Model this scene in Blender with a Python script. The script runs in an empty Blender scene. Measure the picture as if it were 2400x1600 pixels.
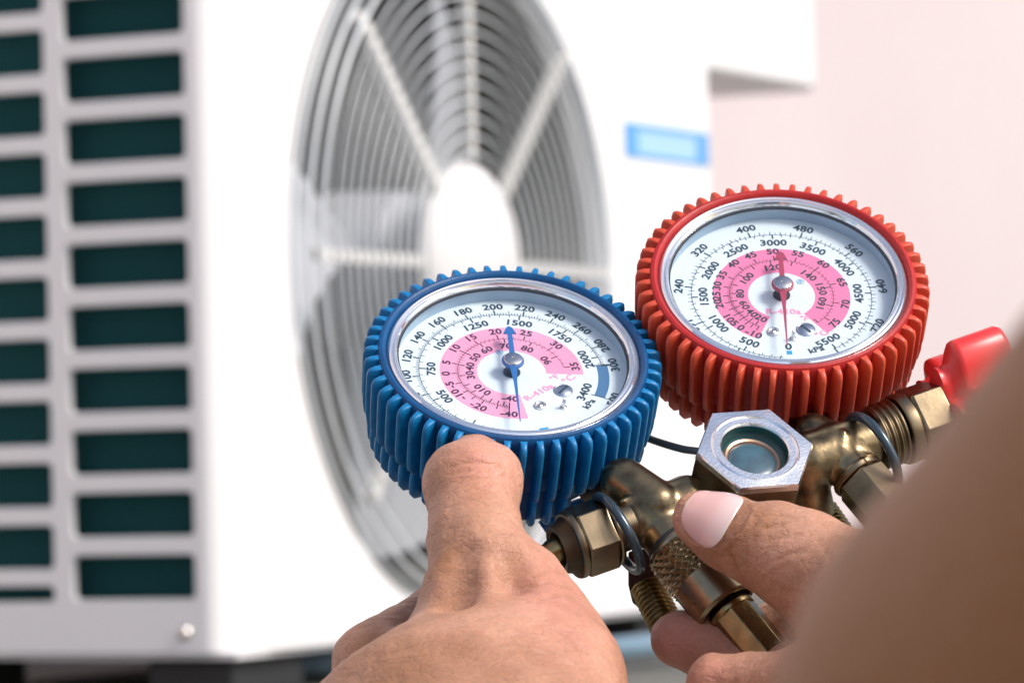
import bpy, math, random
import numpy as np
from mathutils import Vector, Matrix
random.seed(7); rng = np.random.default_rng(7)
SC = bpy.context.scene; COL = SC.collection
V = Vector
# ------------------------------------------------------------------ camera
CAM = V((0.0, 0.0, 1.0)); PITCH = math.radians(1.55); ROLL = 0.025; FPX = 10000.0
fw = V((0, math.cos(PITCH), math.sin(PITCH))); r0 = V((1, 0, 0)); u0 = r0.cross(fw)
RT = (r0*math.cos(ROLL) - u0*math.sin(ROLL)); UP = (r0*math.sin(ROLL) + u0*math.cos(ROLL))
cd = bpy.data.cameras.new('camera'); cam = bpy.data.objects.new('camera', cd); COL.objects.link(cam)
cam.matrix_world = Matrix(((RT.x, UP.x, -fw.x, CAM.x), (RT.y, UP.y, -fw.y, CAM.y), (RT.z, UP.z, -fw.z, CAM.z), (0, 0, 0, 1)))
cd.sensor_width = 36.0; cd.lens = 36.0*FPX/2400.0; cd.clip_start = 0.05; cd.clip_end = 200.0
cd.dof.use_dof = True; cd.dof.focus_distance = 1.118; cd.dof.aperture_fstop = 26.5
SC.camera = cam
# ------------------------------------------------------------------ sky, sun, exposure
SUN = V((0.74, -0.43, 0.80)).normalized()
w = bpy.data.worlds.new('World'); SC.world = w; w.use_nodes = True
nt = w.node_tree; nt.nodes.clear()
sky = nt.nodes.new('ShaderNodeTexSky'); sky.sky_type = 'NISHITA'; sky.sun_disc = False
sky.sun_elevation = math.asin(SUN.z); sky.sun_rotation = math.atan2(SUN.x, SUN.y)
sky.air_density = 1.0; sky.dust_density = 3.0; sky.ozone_density = 1.0
bg = nt.nodes.new('ShaderNodeBackground'); bg.inputs['Strength'].default_value = 0.15
wo = nt.nodes.new('ShaderNodeOutputWorld')
nt.links.new(sky.outputs[0], bg.inputs[0]); nt.links.new(bg.outputs[0], wo.inputs[0])
sl = bpy.data.lights.new('sun', 'SUN'); sl.energy = 2.5; sl.angle = math.radians(18.0); sl.color = (1.0, 0.955, 0.90)
so = bpy.data.objects.new('sun', sl); COL.objects.link(so)
so.rotation_euler = SUN.to_track_quat('Z', 'Y').to_euler(); so.location = (3, 0, 4)
SC.view_settings.view_transform = 'Standard'; SC.view_settings.look = 'None'
SC.view_settings.exposure = 0.33; SC.view_settings.gamma = 1.0; SC.view_settings.use_curve_mapping = False
SC.render.engine = 'CYCLES'

def cc(X, Y, Z): return CAM + RT*X + UP*Y + fw*Z                  # camera frame -> world
def P(px, py, d): return cc((px-1200)/FPX*d, (800-py)/FPX*d, d)   # photo pixel + distance -> world
def Pc(px, py, d): return V(((px-1200)/FPX*d, (800-py)/FPX*d, d)) # same, kept in the camera frame
def dirw(x, y, z): return (RT*x + UP*y + fw*z).normalized()

# ------------------------------------------------------------------ materials
def lk(t, a, b): t.links.new(a, b)
def mat(name, col, rough=0.5, metal=0.0, col2=None, nscale=20.0, bump=0.0, bscale=200.0, coat=0.0, sss=0.0, spec=0.5, rvar=0.0, det=4.0, coords='Object'):
    m = bpy.data.materials.new(name); m.use_nodes = True; t = m.node_tree; b = t.nodes['Principled BSDF']
    b.inputs['Base Color'].default_value = (*col, 1); b.inputs['Roughness'].default_value = rough
    b.inputs['Metallic'].default_value = metal; b.inputs['Specular IOR Level'].default_value = spec
    b.inputs['Coat Weight'].default_value = coat
    tc = t.nodes.new('ShaderNodeTexCoord')
    if col2 is not None:
        n = t.nodes.new('ShaderNodeTexNoise'); n.inputs['Scale'].default_value = nscale; n.inputs['Detail'].default_value = det
        lk(t, tc.outputs[coords], n.inputs['Vector'])
        r = t.nodes.new('ShaderNodeValToRGB'); r.color_ramp.elements[0].position = 0.35; r.color_ramp.elements[1].position = 0.68
        r.color_ramp.elements[0].color = (*col, 1); r.color_ramp.elements[1].color = (*col2, 1)
        lk(t, n.outputs['Fac'], r.inputs[0]); lk(t, r.outputs[0], b.inputs['Base Color'])
        if rvar:
            mr = t.nodes.new('ShaderNodeMapRange'); mr.inputs['To Min'].default_value = rough-rvar; mr.inputs['To Max'].default_value = rough+rvar
            lk(t, n.outputs['Fac'], mr.inputs['Value']); lk(t, mr.outputs[0], b.inputs['Roughness'])
    if bump:
        n2 = t.nodes.new('ShaderNodeTexNoise'); n2.inputs['Scale'].default_value = bscale; n2.inputs['Detail'].default_value = 5
        lk(t, tc.outputs[coords], n2.inputs['Vector'])
        bp = t.nodes.new('ShaderNodeBump'); bp.inputs['Strength'].default_value = bump; bp.inputs['Distance'].default_value = 0.001
        lk(t, n2.outputs['Fac'], bp.inputs['Height']); lk(t, bp.outputs[0], b.inputs['Normal'])
    if sss:
        b.inputs['Subsurface Weight'].default_value = sss; b.inputs['Subsurface Radius'].default_value = (1.0, 0.35, 0.2)
        b.inputs['Subsurface Scale'].default_value = 0.0035
    return m
M = {}
M['white'] = mat('white_enamel', (0.745, 0.735, 0.745), 0.4, col2=(0.715, 0.71, 0.72), nscale=3, spec=0.4)
M['wire'] = mat('white_coated_wire', (0.60, 0.63, 0.66), 0.3)
M['hubw'] = mat('white_hub_plastic', (0.60, 0.595, 0.60), 0.6)
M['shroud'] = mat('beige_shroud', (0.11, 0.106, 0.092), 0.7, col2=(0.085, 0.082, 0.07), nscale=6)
M['coil'] = mat('teal_coil_fins', (0.011, 0.060, 0.065), 0.9, col2=(0.016, 0.072, 0.078), nscale=5, spec=0.1)
M['darkin'] = mat('dark_inside', (0.03, 0.03, 0.025), 0.9, col2=(0.02, 0.02, 0.018), nscale=6)
M['blade'] = mat('grey_fan_blade', (0.45, 0.47, 0.51), 0.45)
M['wall'] = mat('pink_plaster', (0.565, 0.495, 0.505), 0.9, col2=(0.54, 0.468, 0.472), nscale=1.5, bump=0.4, bscale=60)
M['concrete'] = mat('weathered_concrete', (0.13, 0.128, 0.11), 0.9, col2=(0.08, 0.08, 0.072), nscale=4, bump=0.6, bscale=50, det=8)
M['ground'] = mat('grey_ground', (0.30, 0.29, 0.26), 0.95, col2=(0.22, 0.22, 0.2), nscale=1.2, bump=0.5, bscale=20)
M['rubber'] = mat('black_rubber', (0.02, 0.02, 0.022), 0.6)
M['stickerblue'] = mat('blue_print', (0.10, 0.33, 0.66), 0.5)
M['stickerpale'] = mat('pale_print', (0.34, 0.54, 0.76), 0.5)
M['boot_b'] = mat('blue_rubber', (0.0, 0.068, 0.205), 0.42, col2=(0.0, 0.048, 0.155), nscale=120, bump=0.12, bscale=900, spec=0.35)  # boot body darkened: shade between the ribs painted in
M['boot_r'] = mat('red_rubber', (0.33, 0.010, 0.012), 0.42, col2=(0.42, 0.018, 0.017), nscale=90, bump=0.12, bscale=900, spec=0.4)  # darker than its ribs: shade between them is in the colour
M['rib_b'] = mat('blue_rubber_rib', (0.006, 0.19, 0.43), 0.38, col2=(0.0, 0.135, 0.35), nscale=260, bump=0.12, bscale=900, spec=0.45)  # same rubber as the boot, lit edges painted in as brighter blue
M['rib_r'] = mat('red_rubber_rib', (0.60, 0.088, 0.040), 0.4, col2=(0.50, 0.05, 0.026), nscale=120, bump=0.12, bscale=900, spec=0.4)
M['dial'] = mat('white_dial', (0.68, 0.755, 0.80), 0.45, col2=(0.64, 0.72, 0.77), nscale=90)
M['bowl'] = mat('pale_blue_bowl', (0.36, 0.50, 0.63), 0.4)  # white bowl wall; the sky's blue reflection is painted into its colour
M['pink'] = mat('pink_print', (0.78, 0.19, 0.36), 0.5)
M['pinkb'] = mat('light_pink_print', (0.79, 0.29, 0.45), 0.5, col2=(0.78, 0.36, 0.52), nscale=40)
M['ink'] = mat('dark_ink', (0.012, 0.035, 0.05), 0.5)
M['inkpurple'] = mat('purple_ink', (0.05, 0.012, 0.055), 0.5)
M['inkpink'] = mat('pink_ink', (0.80, 0.30, 0.48), 0.5)
M['inkcyan'] = mat('blue_ink', (0.02, 0.30, 0.55), 0.5)
M['inksteel'] = mat('steel_blue_ink', (0.055, 0.16, 0.31), 0.5)
M['needle_b'] = mat('blue_needle', (0.02, 0.13, 0.38), 0.35)
M['needle_r'] = mat('dark_red_needle', (0.36, 0.045, 0.085), 0.35)
M['steel'] = mat('polished_steel', (0.72, 0.70, 0.68), 0.18, 1.0, col2=(0.60, 0.58, 0.56), nscale=400)
M['chrome'] = mat('bright_chrome', (0.86, 0.88, 0.91), 0.22, 1.0, col2=(0.78, 0.80, 0.83), nscale=120, rvar=0.08, bump=0.1, bscale=1200)
M['rim'] = mat('clear_lens_rim', (0.80, 0.82, 0.86), 0.08, 0.85)
M['brass'] = mat('tarnished_brass', (0.27, 0.205, 0.115), 0.30, 0.95, col2=(0.065, 0.052, 0.036), nscale=170, bump=0.06, bscale=900, rvar=0.1, det=7)
M['brassn'] = mat('machined_brass_nut', (0.26, 0.20, 0.125), 0.32, 1.0, col2=(0.16, 0.125, 0.082), nscale=150, bump=0.03, bscale=900, rvar=0.1, det=7)
M['brassk'] = mat('knurled_brass', (0.42, 0.33, 0.20), 0.3, 1.0, col2=(0.28, 0.215, 0.13), nscale=160, rvar=0.08)
M['brassg'] = mat('yellow_brass', (0.36, 0.265, 0.115), 0.27, 1.0, col2=(0.22, 0.16, 0.075), nscale=160, rvar=0.08, bump=0.08, bscale=900)
M['brassd'] = mat('dark_brass', (0.10, 0.072, 0.042), 0.45, 0.9, col2=(0.06, 0.045, 0.03), nscale=150)
M['ringm'] = mat('blue_black_hanger_ring', (0.045, 0.075, 0.10), 0.22, 0.4, col2=(0.03, 0.05, 0.065), nscale=200, spec=0.8)
M['plate'] = mat('dark_maroon_plate', (0.055, 0.012, 0.010), 0.45, 0.3)
M['handle_b'] = mat('blue_handle_plastic', (0.004, 0.12, 0.33), 0.35, spec=0.6)
M['handle_r'] = mat('red_handle_plastic', (0.68, 0.035, 0.035), 0.33, col2=(0.62, 0.03, 0.03), nscale=60, sss=0.0, spec=0.6)
M['hose'] = mat('dark_hose_rubber', (0.03, 0.028, 0.026), 0.5)
M['sightdark'] = mat('sight_glass_wall', (0.008, 0.06, 0.06), 0.3, 0.3)
M['sightcopper'] = mat('sight_glass_ring', (0.45, 0.27, 0.18), 0.3, 0.8)
M['sightblue'] = mat('sight_glass_window', (0.055, 0.13, 0.17), 0.25, 0.0, col2=(0.04, 0.07, 0.095), nscale=150)

def lens_mat(f0=0.07):
    m = bpy.data.materials.new('clear_lens'); m.use_nodes = True; t = m.node_tree; t.nodes.clear()
    o = t.nodes.new('ShaderNodeOutputMaterial'); mx = t.nodes.new('ShaderNodeMixShader')
    tr = t.nodes.new('ShaderNodeBsdfTransparent'); tr.inputs[0].default_value = (0.97, 0.99, 1.0, 1)
    gl = t.nodes.new('ShaderNodeBsdfGlossy'); gl.inputs['Roughness'].default_value = 0.03
    lw = t.nodes.new('ShaderNodeLayerWeight'); lw.inputs['Blend'].default_value = 0.5
    pw = t.nodes.new('ShaderNodeMath'); pw.operation = 'POWER'; pw.inputs[1].default_value = 5.0
    ma = t.nodes.new('ShaderNodeMath'); ma.operation = 'MULTIPLY_ADD'; ma.inputs[1].default_value = 0.90; ma.inputs[2].default_value = f0
    lk(t, lw.outputs['Facing'], pw.inputs[0]); lk(t, pw.outputs[0], ma.inputs[0]); lk(t, ma.outputs[0], mx.inputs[0]); lk(t, tr.outputs[0], mx.inputs[1]); lk(t, gl.outputs[0], mx.inputs[2]); lk(t, mx.outputs[0], o.inputs[0])
    return m
M['lens'] = lens_mat()
M['sightlens'] = lens_mat(0.03)

def skin_mat():
    m = bpy.data.materials.new('skin'); m.use_nodes = True; t = m.node_tree; b = t.nodes['Principled BSDF']
    tc = t.nodes.new('ShaderNodeTexCoord')
    n = t.nodes.new('ShaderNodeTexNoise'); n.inputs['Scale'].default_value = 55; n.inputs['Detail'].default_value = 5; lk(t, tc.outputs['Object'], n.inputs['Vector'])
    r = t.nodes.new('ShaderNodeValToRGB'); e = r.color_ramp.elements
    e[0].position = 0.30; e[0].color = (0.34, 0.165, 0.095, 1); e[1].position = 0.68; e[1].color = (0.55, 0.295, 0.20, 1)
    lk(t, n.outputs['Fac'], r.inputs[0])
    n3 = t.nodes.new('ShaderNodeTexNoise'); n3.inputs['Scale'].default_value = 900; n3.inputs['Detail'].default_value = 3; lk(t, tc.outputs['Object'], n3.inputs['Vector'])
    mm = t.nodes.new('ShaderNodeMix'); mm.data_type = 'RGBA'; mm.blend_type = 'OVERLAY'; mm.inputs[0].default_value = 0.25
    lk(t, r.outputs[0], mm.inputs[6]); lk(t, n3.outputs['Fac'], mm.inputs[7])
    at = t.nodes.new('ShaderNodeAttribute'); at.attribute_name = 'flush'
    mx = t.nodes.new('ShaderNodeMix'); mx.data_type = 'RGBA'; mx.inputs[7].default_value = (0.62, 0.24, 0.20, 1)
    lk(t, at.outputs['Fac'], mx.inputs[0]); lk(t, mm.outputs[2], mx.inputs[6])
    at2 = t.nodes.new('ShaderNodeAttribute'); at2.attribute_name = 'tan'
    mx2 = t.nodes.new('ShaderNodeMix'); mx2.data_type = 'RGBA'; mx2.inputs[7].default_value = (0.29, 0.125, 0.045, 1)  # tanned skin, darkened further to paint in the forearm's shade
    lk(t, at2.outputs['Fac'], mx2.inputs[0]); lk(t, mx.outputs[2], mx2.inputs[6])
    lk(t, mx2.outputs[2], b.inputs['Base Color'])
    b.inputs['Roughness'].default_value = 0.46; b.inputs['Specular IOR Level'].default_value = 0.32
    b.inputs['Subsurface Weight'].default_value = 0.35; b.inputs['Subsurface Radius'].default_value = (1, 0.35, 0.2); b.inputs['Subsurface Scale'].default_value = 0.003
    v = t.nodes.new('ShaderNodeTexVoronoi'); v.inputs['Scale'].default_value = 900; v.feature = 'DISTANCE_TO_EDGE'; lk(t, tc.outputs['Object'], v.inputs['Vector'])
    mr = t.nodes.new('ShaderNodeMath'); mr.operation = 'MINIMUM'; mr.inputs[1].default_value = 0.12; lk(t, v.outputs['Distance'], mr.inputs[0])
    b1 = t.nodes.new('ShaderNodeBump'); b1.inputs['Strength'].default_value = 0.6; b1.inputs['Distance'].default_value = 0.0008; lk(t, mr.outputs[0], b1.inputs['Height'])
    n2 = t.nodes.new('ShaderNodeTexNoise'); n2.inputs['Scale'].default_value = 220; n2.inputs['Detail'].default_value = 4; n2.inputs['Distortion'].default_value = 0.6
    mp = t.nodes.new('ShaderNodeMapping'); mp.inputs['Rotation'].default_value = (0, 0.5, 0.3); mp.inputs['Scale'].default_value = (0.35, 1, 1.2); lk(t, tc.outputs['Object'], mp.inputs[0]); lk(t, mp.outputs[0], n2.inputs['Vector'])
    b2 = t.nodes.new('ShaderNodeBump'); b2.inputs['Strength'].default_value = 0.6; b2.inputs['Distance'].default_value = 0.0018; lk(t, n2.outputs['Fac'], b2.inputs['Height']); lk(t, b1.outputs[0], b2.inputs['Normal'])
    v3 = t.nodes.new('ShaderNodeTexVoronoi'); v3.inputs['Scale'].default_value = 420; v3.feature = 'DISTANCE_TO_EDGE'
    mp3 = t.nodes.new('ShaderNodeMapping'); mp3.inputs['Rotation'].default_value = (0.2, 0.3, 0.7); mp3.inputs['Scale'].default_value = (0.5, 1.1, 1.0); lk(t, tc.outputs['Object'], mp3.inputs[0]); lk(t, mp3.outputs[0], v3.inputs['Vector'])
    m3 = t.nodes.new('ShaderNodeMath'); m3.operation = 'MINIMUM'; m3.inputs[1].default_value = 0.10; lk(t, v3.outputs['Distance'], m3.inputs[0])
    b3 = t.nodes.new('ShaderNodeBump'); b3.inputs['Strength'].default_value = 0.5; b3.inputs['Distance'].default_value = 0.0016; lk(t, m3.outputs[0], b3.inputs['Height']); lk(t, b2.outputs[0], b3.inputs['Normal'])
    lk(t, b3.outputs[0], b.inputs['Normal'])
    return m
M['skin'] = skin_mat()
def nail_mat():
    m = mat('fingernail', (0.72, 0.40, 0.38), 0.24, sss=0.3, coat=0.25)
    t = m.node_tree; b = t.nodes['Principled BSDF']
    at = t.nodes.new('ShaderNodeAttribute'); at.attribute_name = 'flush'
    r = t.nodes.new('ShaderNodeValToRGB'); e = r.color_ramp.elements
    e[0].position = 0.0; e[0].color = (0.80, 0.62, 0.48, 1); e[1].position = 1.0; e[1].color = (0.78, 0.60, 0.57, 1)
    x = e.new(0.08); x.color = (0.72, 0.40, 0.37, 1); x = e.new(0.55); x.color = (0.72, 0.42, 0.40, 1); x = e.new(0.88); x.color = (0.80, 0.56, 0.54, 1)
    lk(t, at.outputs['Fac'], r.inputs[0]); lk(t, r.outputs[0], b.inputs['Base Color'])
    return m
M['nail'] = nail_mat()

# ------------------------------------------------------------------ mesh helpers
class MB:
    def __init__(s): s.v = []; s.f = []
    def add(s, vs, fs):
        o = len(s.v); s.v += [tuple(v) for v in vs]; s.f += [tuple(i+o for i in f) for f in fs]; return s
def frame(o, x, y, z):
    return Matrix(((x.x, y.x, z.x, o.x), (x.y, y.y, z.y, o.y), (x.z, y.z, z.z, o.z), (0, 0, 0, 1)))
def axisframe(o, z, hint=V((0, 0, 1))):
    z = z.normalized(); x = hint.cross(z)
    if x.length < 1e-4: x = V((1, 0, 0)).cross(z)
    x.normalize(); return frame(o, x, z.cross(x), z)
I4 = Matrix.Identity(4)
def lathe(mb, prof, F=I4, n=64, s=1.0, closed=False, a0=0.0, a1=360.0, rfun=None):
    full = abs(a1-a0) >= 359.99; k = n if full else n+1; vs = []
    for i in range(k):
        a = math.radians(a0+(a1-a0)*i/n); c, sn = math.cos(a), math.sin(a)
        for (r, z) in prof:
            rr = r if rfun is None else rfun(r, z, a)
            vs.append(F @ V((rr*c*s, rr*sn*s, z*s)))
    m = len(prof); fs = []
    for i in range(n):
        j = (i+1) % k
        for q in range(m if closed else m-1):
            q2 = (q+1) % m
            fs.append((i*m+q, j*m+q, j*m+q2, i*m+q2))
    mb.add(vs, fs)
def box(mb, F, lo, hi, s=1.0):
    vs = [F @ V((x*s, y*s, z*s)) for x in (lo[0], hi[0]) for y in (lo[1], hi[1]) for z in (lo[2], hi[2])]
    mb.add(vs, [(0, 1, 3, 2), (4, 6, 7, 5), (0, 4, 5, 1), (2, 3, 7, 6), (0, 2, 6, 4), (1, 5, 7, 3)])
def prism(mb, poly, F, z0, z1, s=1.0, chamfer=0.0):
    n = len(poly); rings = []
    if chamfer:
        cx = sum(p[0] for p in poly)/n; cy = sum(p[1] for p in poly)/n
        sh = lambda k: [(cx+(x-cx)*k, cy+(y-cy)*k) for x, y in poly]
        R = math.hypot(poly[0][0]-cx, poly[0][1]-cy); k = 1-chamfer/R
        rings = [(sh(k), z0), (poly, z0+chamfer), (poly, z1-chamfer), (sh(k), z1)]
    else: rings = [(poly, z0), (poly, z1)]
    vs = []; fs = []
    for pl, z in rings: vs += [F @ V((x*s, y*s, z*s)) for x, y in pl]
    for q in range(len(rings)-1):
        for i in range(n):
            j = (i+1) % n; fs.append((q*n+i, q*n+j, (q+1)*n+j, (q+1)*n+i))
    fs.append(tuple(range(n))[::-1]); fs.append(tuple((len(rings)-1)*n+i for i in range(n)))
    mb.add(vs, fs)
def tube(mb, pts, r, n=12, closed=False, caps=True):
    pts = [V(p) for p in pts]; m = len(pts); vs = []; fs = []; ref = None
    for i, p in enumerate(pts):
        a = pts[i-1] if (i > 0 or closed) else p; b = pts[(i+1) % m] if (i < m-1 or closed) else p
        t = (b-a).normalized()
        if ref is None: ref = t.orthogonal().normalized()
        ref = (ref - t*ref.dot(t)).normalized(); q = t.cross(ref)
        rr = r[i] if hasattr(r, '__len__') else r
        for k in range(n):
            an = 2*math.pi*k/n; vs.append(p+ref*(math.cos(an)*rr)+q*(math.sin(an)*rr))
    for i in range(m if closed else m-1):
        j = (i+1) % m
        for k in range(n): fs.append((i*n+k, j*n+k, j*n+(k+1) % n, i*n+(k+1) % n))
    if caps and not closed: fs.append(tuple(range(n))[::-1]); fs.append(tuple((m-1)*n+k for k in range(n)))
    mb.add(vs, fs)
def smoothpath(pts, k=8):
    pts = [V(p) for p in pts]; out = []
    for i in range(len(pts)-1):
        p0 = pts[max(i-1, 0)]; p1 = pts[i]; p2 = pts[i+1]; p3 = pts[min(i+2, len(pts)-1)]
        for j in range(k):
            t = j/k; out.append(0.5*((2*p1)+(p2-p0)*t+(2*p0-5*p1+4*p2-p3)*t*t+(3*p1-p0-3*p2+p3)*t**3))
    out.append(pts[-1]); return out
def finish(me, smooth=True, angle=40):
    me.validate(); me.update()
    if smooth:
        me.polygons.foreach_set('use_smooth', [True]*len(me.polygons))
        if angle < 180: me.set_sharp_from_angle(angle=math.radians(angle))
def tomesh(name, mb, m, smooth=True, angle=40):
    import bmesh
    me = bpy.data.meshes.new(name); me.from_pydata(mb.v, [], mb.f)
    bm = bmesh.new(); bm.from_mesh(me); bmesh.ops.recalc_face_normals(bm, faces=bm.faces); bm.to_mesh(me); bm.free()
    me.materials.append(m); finish(me, smooth, angle); return me
WM = {}
def link(name, data, parent=None, mw=None):
    o = bpy.data.objects.new(name, data); COL.objects.link(o)
    mw = I4 if mw is None else mw
    if parent is not None:
        o.parent = parent; o.matrix_basis = WM[parent.name].inverted() @ mw
    else: o.matrix_basis = mw
    WM[o.name] = mw; return o
def obj(name, mb, m, parent=None, origin=None, smooth=True, angle=40, bevel=0.0, label=None):
    """mb verts are world coordinates; the object's origin is put at `origin` (default: parent's)"""
    og = V(origin) if origin is not None else (WM[parent.name].translation.copy() if parent is not None else V((0, 0, 0)))
    mb.v = [(x-og.x, y-og.y, z-og.z) for x, y, z in mb.v]
    o = link(name, tomesh(name, mb, m, smooth, angle), parent, Matrix.Translation(og))
    if bevel:
        b = o.modifiers.new('bevel', 'BEVEL'); b.width = bevel; b.segments = 2; b.limit_method = 'ANGLE'; b.angle_limit = math.radians(35); b.harden_normals = False
    if label: o['label'] = label
    return o
def inst(name, me, parent, mw, label=None):
    o = link(name, me, parent, mw)
    if label: o['label'] = label
    return o
def thing(name, label, cat, loc, group=None):
    o = link(name, None, None, Matrix.Translation(V(loc))); o['label'] = label; o['category'] = cat
    o.empty_display_size = 0.05
    if group: o['group'] = group
    return o
def tag(o, label, cat, group=None):
    o['label'] = label; o['category'] = cat
    if group: o['group'] = group
    return o

# ------------------------------------------------------------------ SDF meshing (smooth organic bodies)
def smin(a, b, k):
    h = np.maximum(k-np.abs(a-b), 0)/k
    return np.minimum(a, b)-h*h*k*0.25
def cone(Pn, a, b, ra, rb, sq=None):
    a = np.array(a, np.float32); b = np.array(b, np.float32); ba = b-a
    px, py, pz = Pn[0]-a[0], Pn[1]-a[1], Pn[2]-a[2]
    L = float(ba@ba)
    h = np.clip((px*ba[0]+py*ba[1]+pz*ba[2])/max(L, 1e-12), 0, 1)
    dx, dy, dz = px-h*ba[0], py-h*ba[1], pz-h*ba[2]
    if sq is not None:
        wv = np.array(sq[0], np.float32); wv /= np.linalg.norm(wv); q = (dx*wv[0]+dy*wv[1]+dz*wv[2])*(sq[1]-1)
        dx, dy, dz = dx+q*wv[0], dy+q*wv[1], dz+q*wv[2]
    return np.sqrt(dx*dx+dy*dy+dz*dz)-(ra+(rb-ra)*h)
def surfnet(val, xs, ys, zs):
    nx, ny, nz = val.shape; neg = val < 0
    acc = np.zeros((nx-1, ny-1, nz-1, 3), np.float32); cnt = np.zeros((nx-1, ny-1, nz-1), np.float32)
    ax = (xs.astype(np.float32), ys.astype(np.float32), zs.astype(np.float32))
    for d in range(3):
        sh = [slice(None)]*3; s0 = list(sh); s1 = list(sh); s0[d] = slice(0, -1); s1[d] = slice(1, None)
        a = val[tuple(s0)]; b = val[tuple(s1)]; cr = (neg[tuple(s0)] != neg[tuple(s1)])
        ii = np.nonzero(cr); t = a[ii]/(a[ii]-b[ii])
        pos = np.stack([ax[0][ii[0]], ax[1][ii[1]], ax[2][ii[2]]], 1)
        step = ax[d][ii[d]+1]-ax[d][ii[d]]; pos[:, d] += t*step
        o = [q for q in range(3) if q != d]
        for e0 in (0, -1):
            for e1 in (0, -1):
                idx = [ii[0].copy(), ii[1].copy(), ii[2].copy()]; idx[o[0]] += e0; idx[o[1]] += e1
                ok = (idx[0] >= 0) & (idx[1] >= 0) & (idx[2] >= 0) & (idx[0] < nx-1) & (idx[1] < ny-1) & (idx[2] < nz-1)
                k = tuple(q[ok] for q in idx)
                np.add.at(acc, k, pos[ok]); np.add.at(cnt, k, 1)
    act = cnt > 0; vid = -np.ones(act.shape, np.int64); vid[act] = np.arange(act.sum())
    verts = acc[act]/cnt[act][:, None]; faces = []
    for d in range(3):
        s0 = [slice(None)]*3; s1 = [slice(None)]*3; s0[d] = slice(0, -1); s1[d] = slice(1, None)
        A = neg[tuple(s0)]; B = neg[tuple(s1)]; ii = np.nonzero(A != B); flip = A[ii]
        o = [(1, 2), (2, 0), (0, 1)][d]
        quad = []
        for (e0, e1) in ((0, 0), (-1, 0), (-1, -1), (0, -1)):
            idx = [q.copy() for q in ii]; idx[o[0]] += e0; idx[o[1]] += e1; quad.append(idx)
        ok = np.ones(len(ii[0]), bool)
        for q in quad:
            for c, n in zip(q, act.shape): ok &= (c >= 0) & (c < n)
        F = np.stack([vid[tuple(c[ok] for c in q)] for q in quad], 1); fl = flip[ok]
        F[~fl] = F[~fl][:, ::-1]; faces.append(F)
    return verts, np.concatenate(faces)
def grid_axis(a, b, fine, lo=None, hi=None, grow=1.08):
    core = list(np.arange(a, b+fine, fine)); 
    if lo is not None:
        x, h = a, fine; pre = []
        while x > lo: h = min(h*grow, 0.004); x -= h; pre.append(x)
        core = pre[::-1]+core
    if hi is not None:
        x, h = core[-1], fine
        while x < hi: h = min(h*grow, 0.004); x += h; core.append(x)
    return np.array(core)
def sdf_mesh(fn, xs, ys, zs):
    G = np.meshgrid(xs.astype(np.float32), ys.astype(np.float32), zs.astype(np.float32), indexing='ij')
    val = fn(G)
    # close the body at the grid's border
    for d in range(3):
        s = [slice(None)]*3
        for e in (0, -1):
            s[d] = e; val[tuple(s)] = np.maximum(val[tuple(s)], 1e-4)
    return surfnet(val, xs, ys, zs)
RTn, UPn, FWn, CAMn = (np.array(q) for q in (RT, UP, fw, CAM))
def cam2world(vs): return CAMn+vs[:, :1]*RTn+vs[:, 1:2]*UPn+vs[:, 2:3]*FWn

# ================================================================== SETTING
def zrow(py, px, d): return P(px, py, d).z
corner = P(560, 1530, 2.9); zb = corner.z; corner.z = 0
SF = V((0.436, 0.900, 0)).normalized()       # along the front panel, away from the camera
NF = V((SF.y, -SF.x, 0))                     # front panel's outward normal
SL = -NF                                     # along the side panel, away from the front
ZU = V((0, 0, 1))
g = MB(); box(g, I4, (-60, -60, -0.2), (60, 60, 0.0)); o = obj('ground', g, M['ground'], smooth=False); o['kind'] = 'structure'
PT = zb-0.032
FR = frame(corner, SF, NF, ZU)               # x along the front, y outward, z up, origin on the ground below the corner
g = MB(); box(g, FR, (-2.6, -0.60, 0.0), (5.0, 0.55, PT)); o = obj('concrete_ledge', g, M['concrete'], smooth=False); o['kind'] = 'structure'
g = MB(); box(g, FR, (-4.0, -0.85, 0.0), (9.0, -0.60, 4.5)); o = obj('house_wall', g, M['wall'], smooth=False)
tag(o, 'pale pink plastered house wall behind the air conditioning units', 'wall')

# ------------------------------------------------------------------ outdoor unit (front x along SF, y outward, z up from zb)
UF = FR @ Matrix.Translation((0, 0, zb))
W, D, H = 0.847, 0.33, 0.62; RC = 0.025
FC = (0.345, P(1110, 620, 3.21).z-zb); FRAD = 0.262; H = FC[1]+FRAD+0.045
ac = thing('outdoor_air_conditioner', 'large white outdoor air conditioner with round fan grille, standing on the concrete ledge', 'air conditioner', UF @ V((W/2, -D/2, 0)))
g = MB()
# front panel with the fan opening
angs = sorted(set([2*math.pi*i/96 for i in range(96)]+[math.atan2(b-FC[1], a-FC[0]) % (2*math.pi) for a in (0.075, W-0.012) for b in (0.0, H)]))
inn = []; out = []; bk = []
for a in angs:
    c, s = math.cos(a), math.sin(a); t = min([q for q in (((W-0.012-FC[0])/c) if c > 1e-6 else 9, ((0.075-FC[0])/c) if c < -1e-6 else 9, ((H-FC[1])/s) if s > 1e-6 else 9, ((-FC[1])/s) if s < -1e-6 else 9) if q > 0])
    out.append(UF @ V((FC[0]+c*t, 0, FC[1]+s*t))); inn.append(UF @ V((FC[0]+c*FRAD, 0, FC[1]+s*FRAD))); bk.append(UF @ V((FC[0]+c*(FRAD-0.008), -0.012, FC[1]+s*(FRAD-0.008))))
n = len(angs); g.add(out+inn+bk, [(i, (i+1) % n, n+(i+1) % n, n+i) for i in range(n)]+[(n+i, n+(i+1) % n, 2*n+(i+1) % n, 2*n+i) for i in range(n)])
o = obj('front_panel', g, M['white'], ac)
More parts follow.
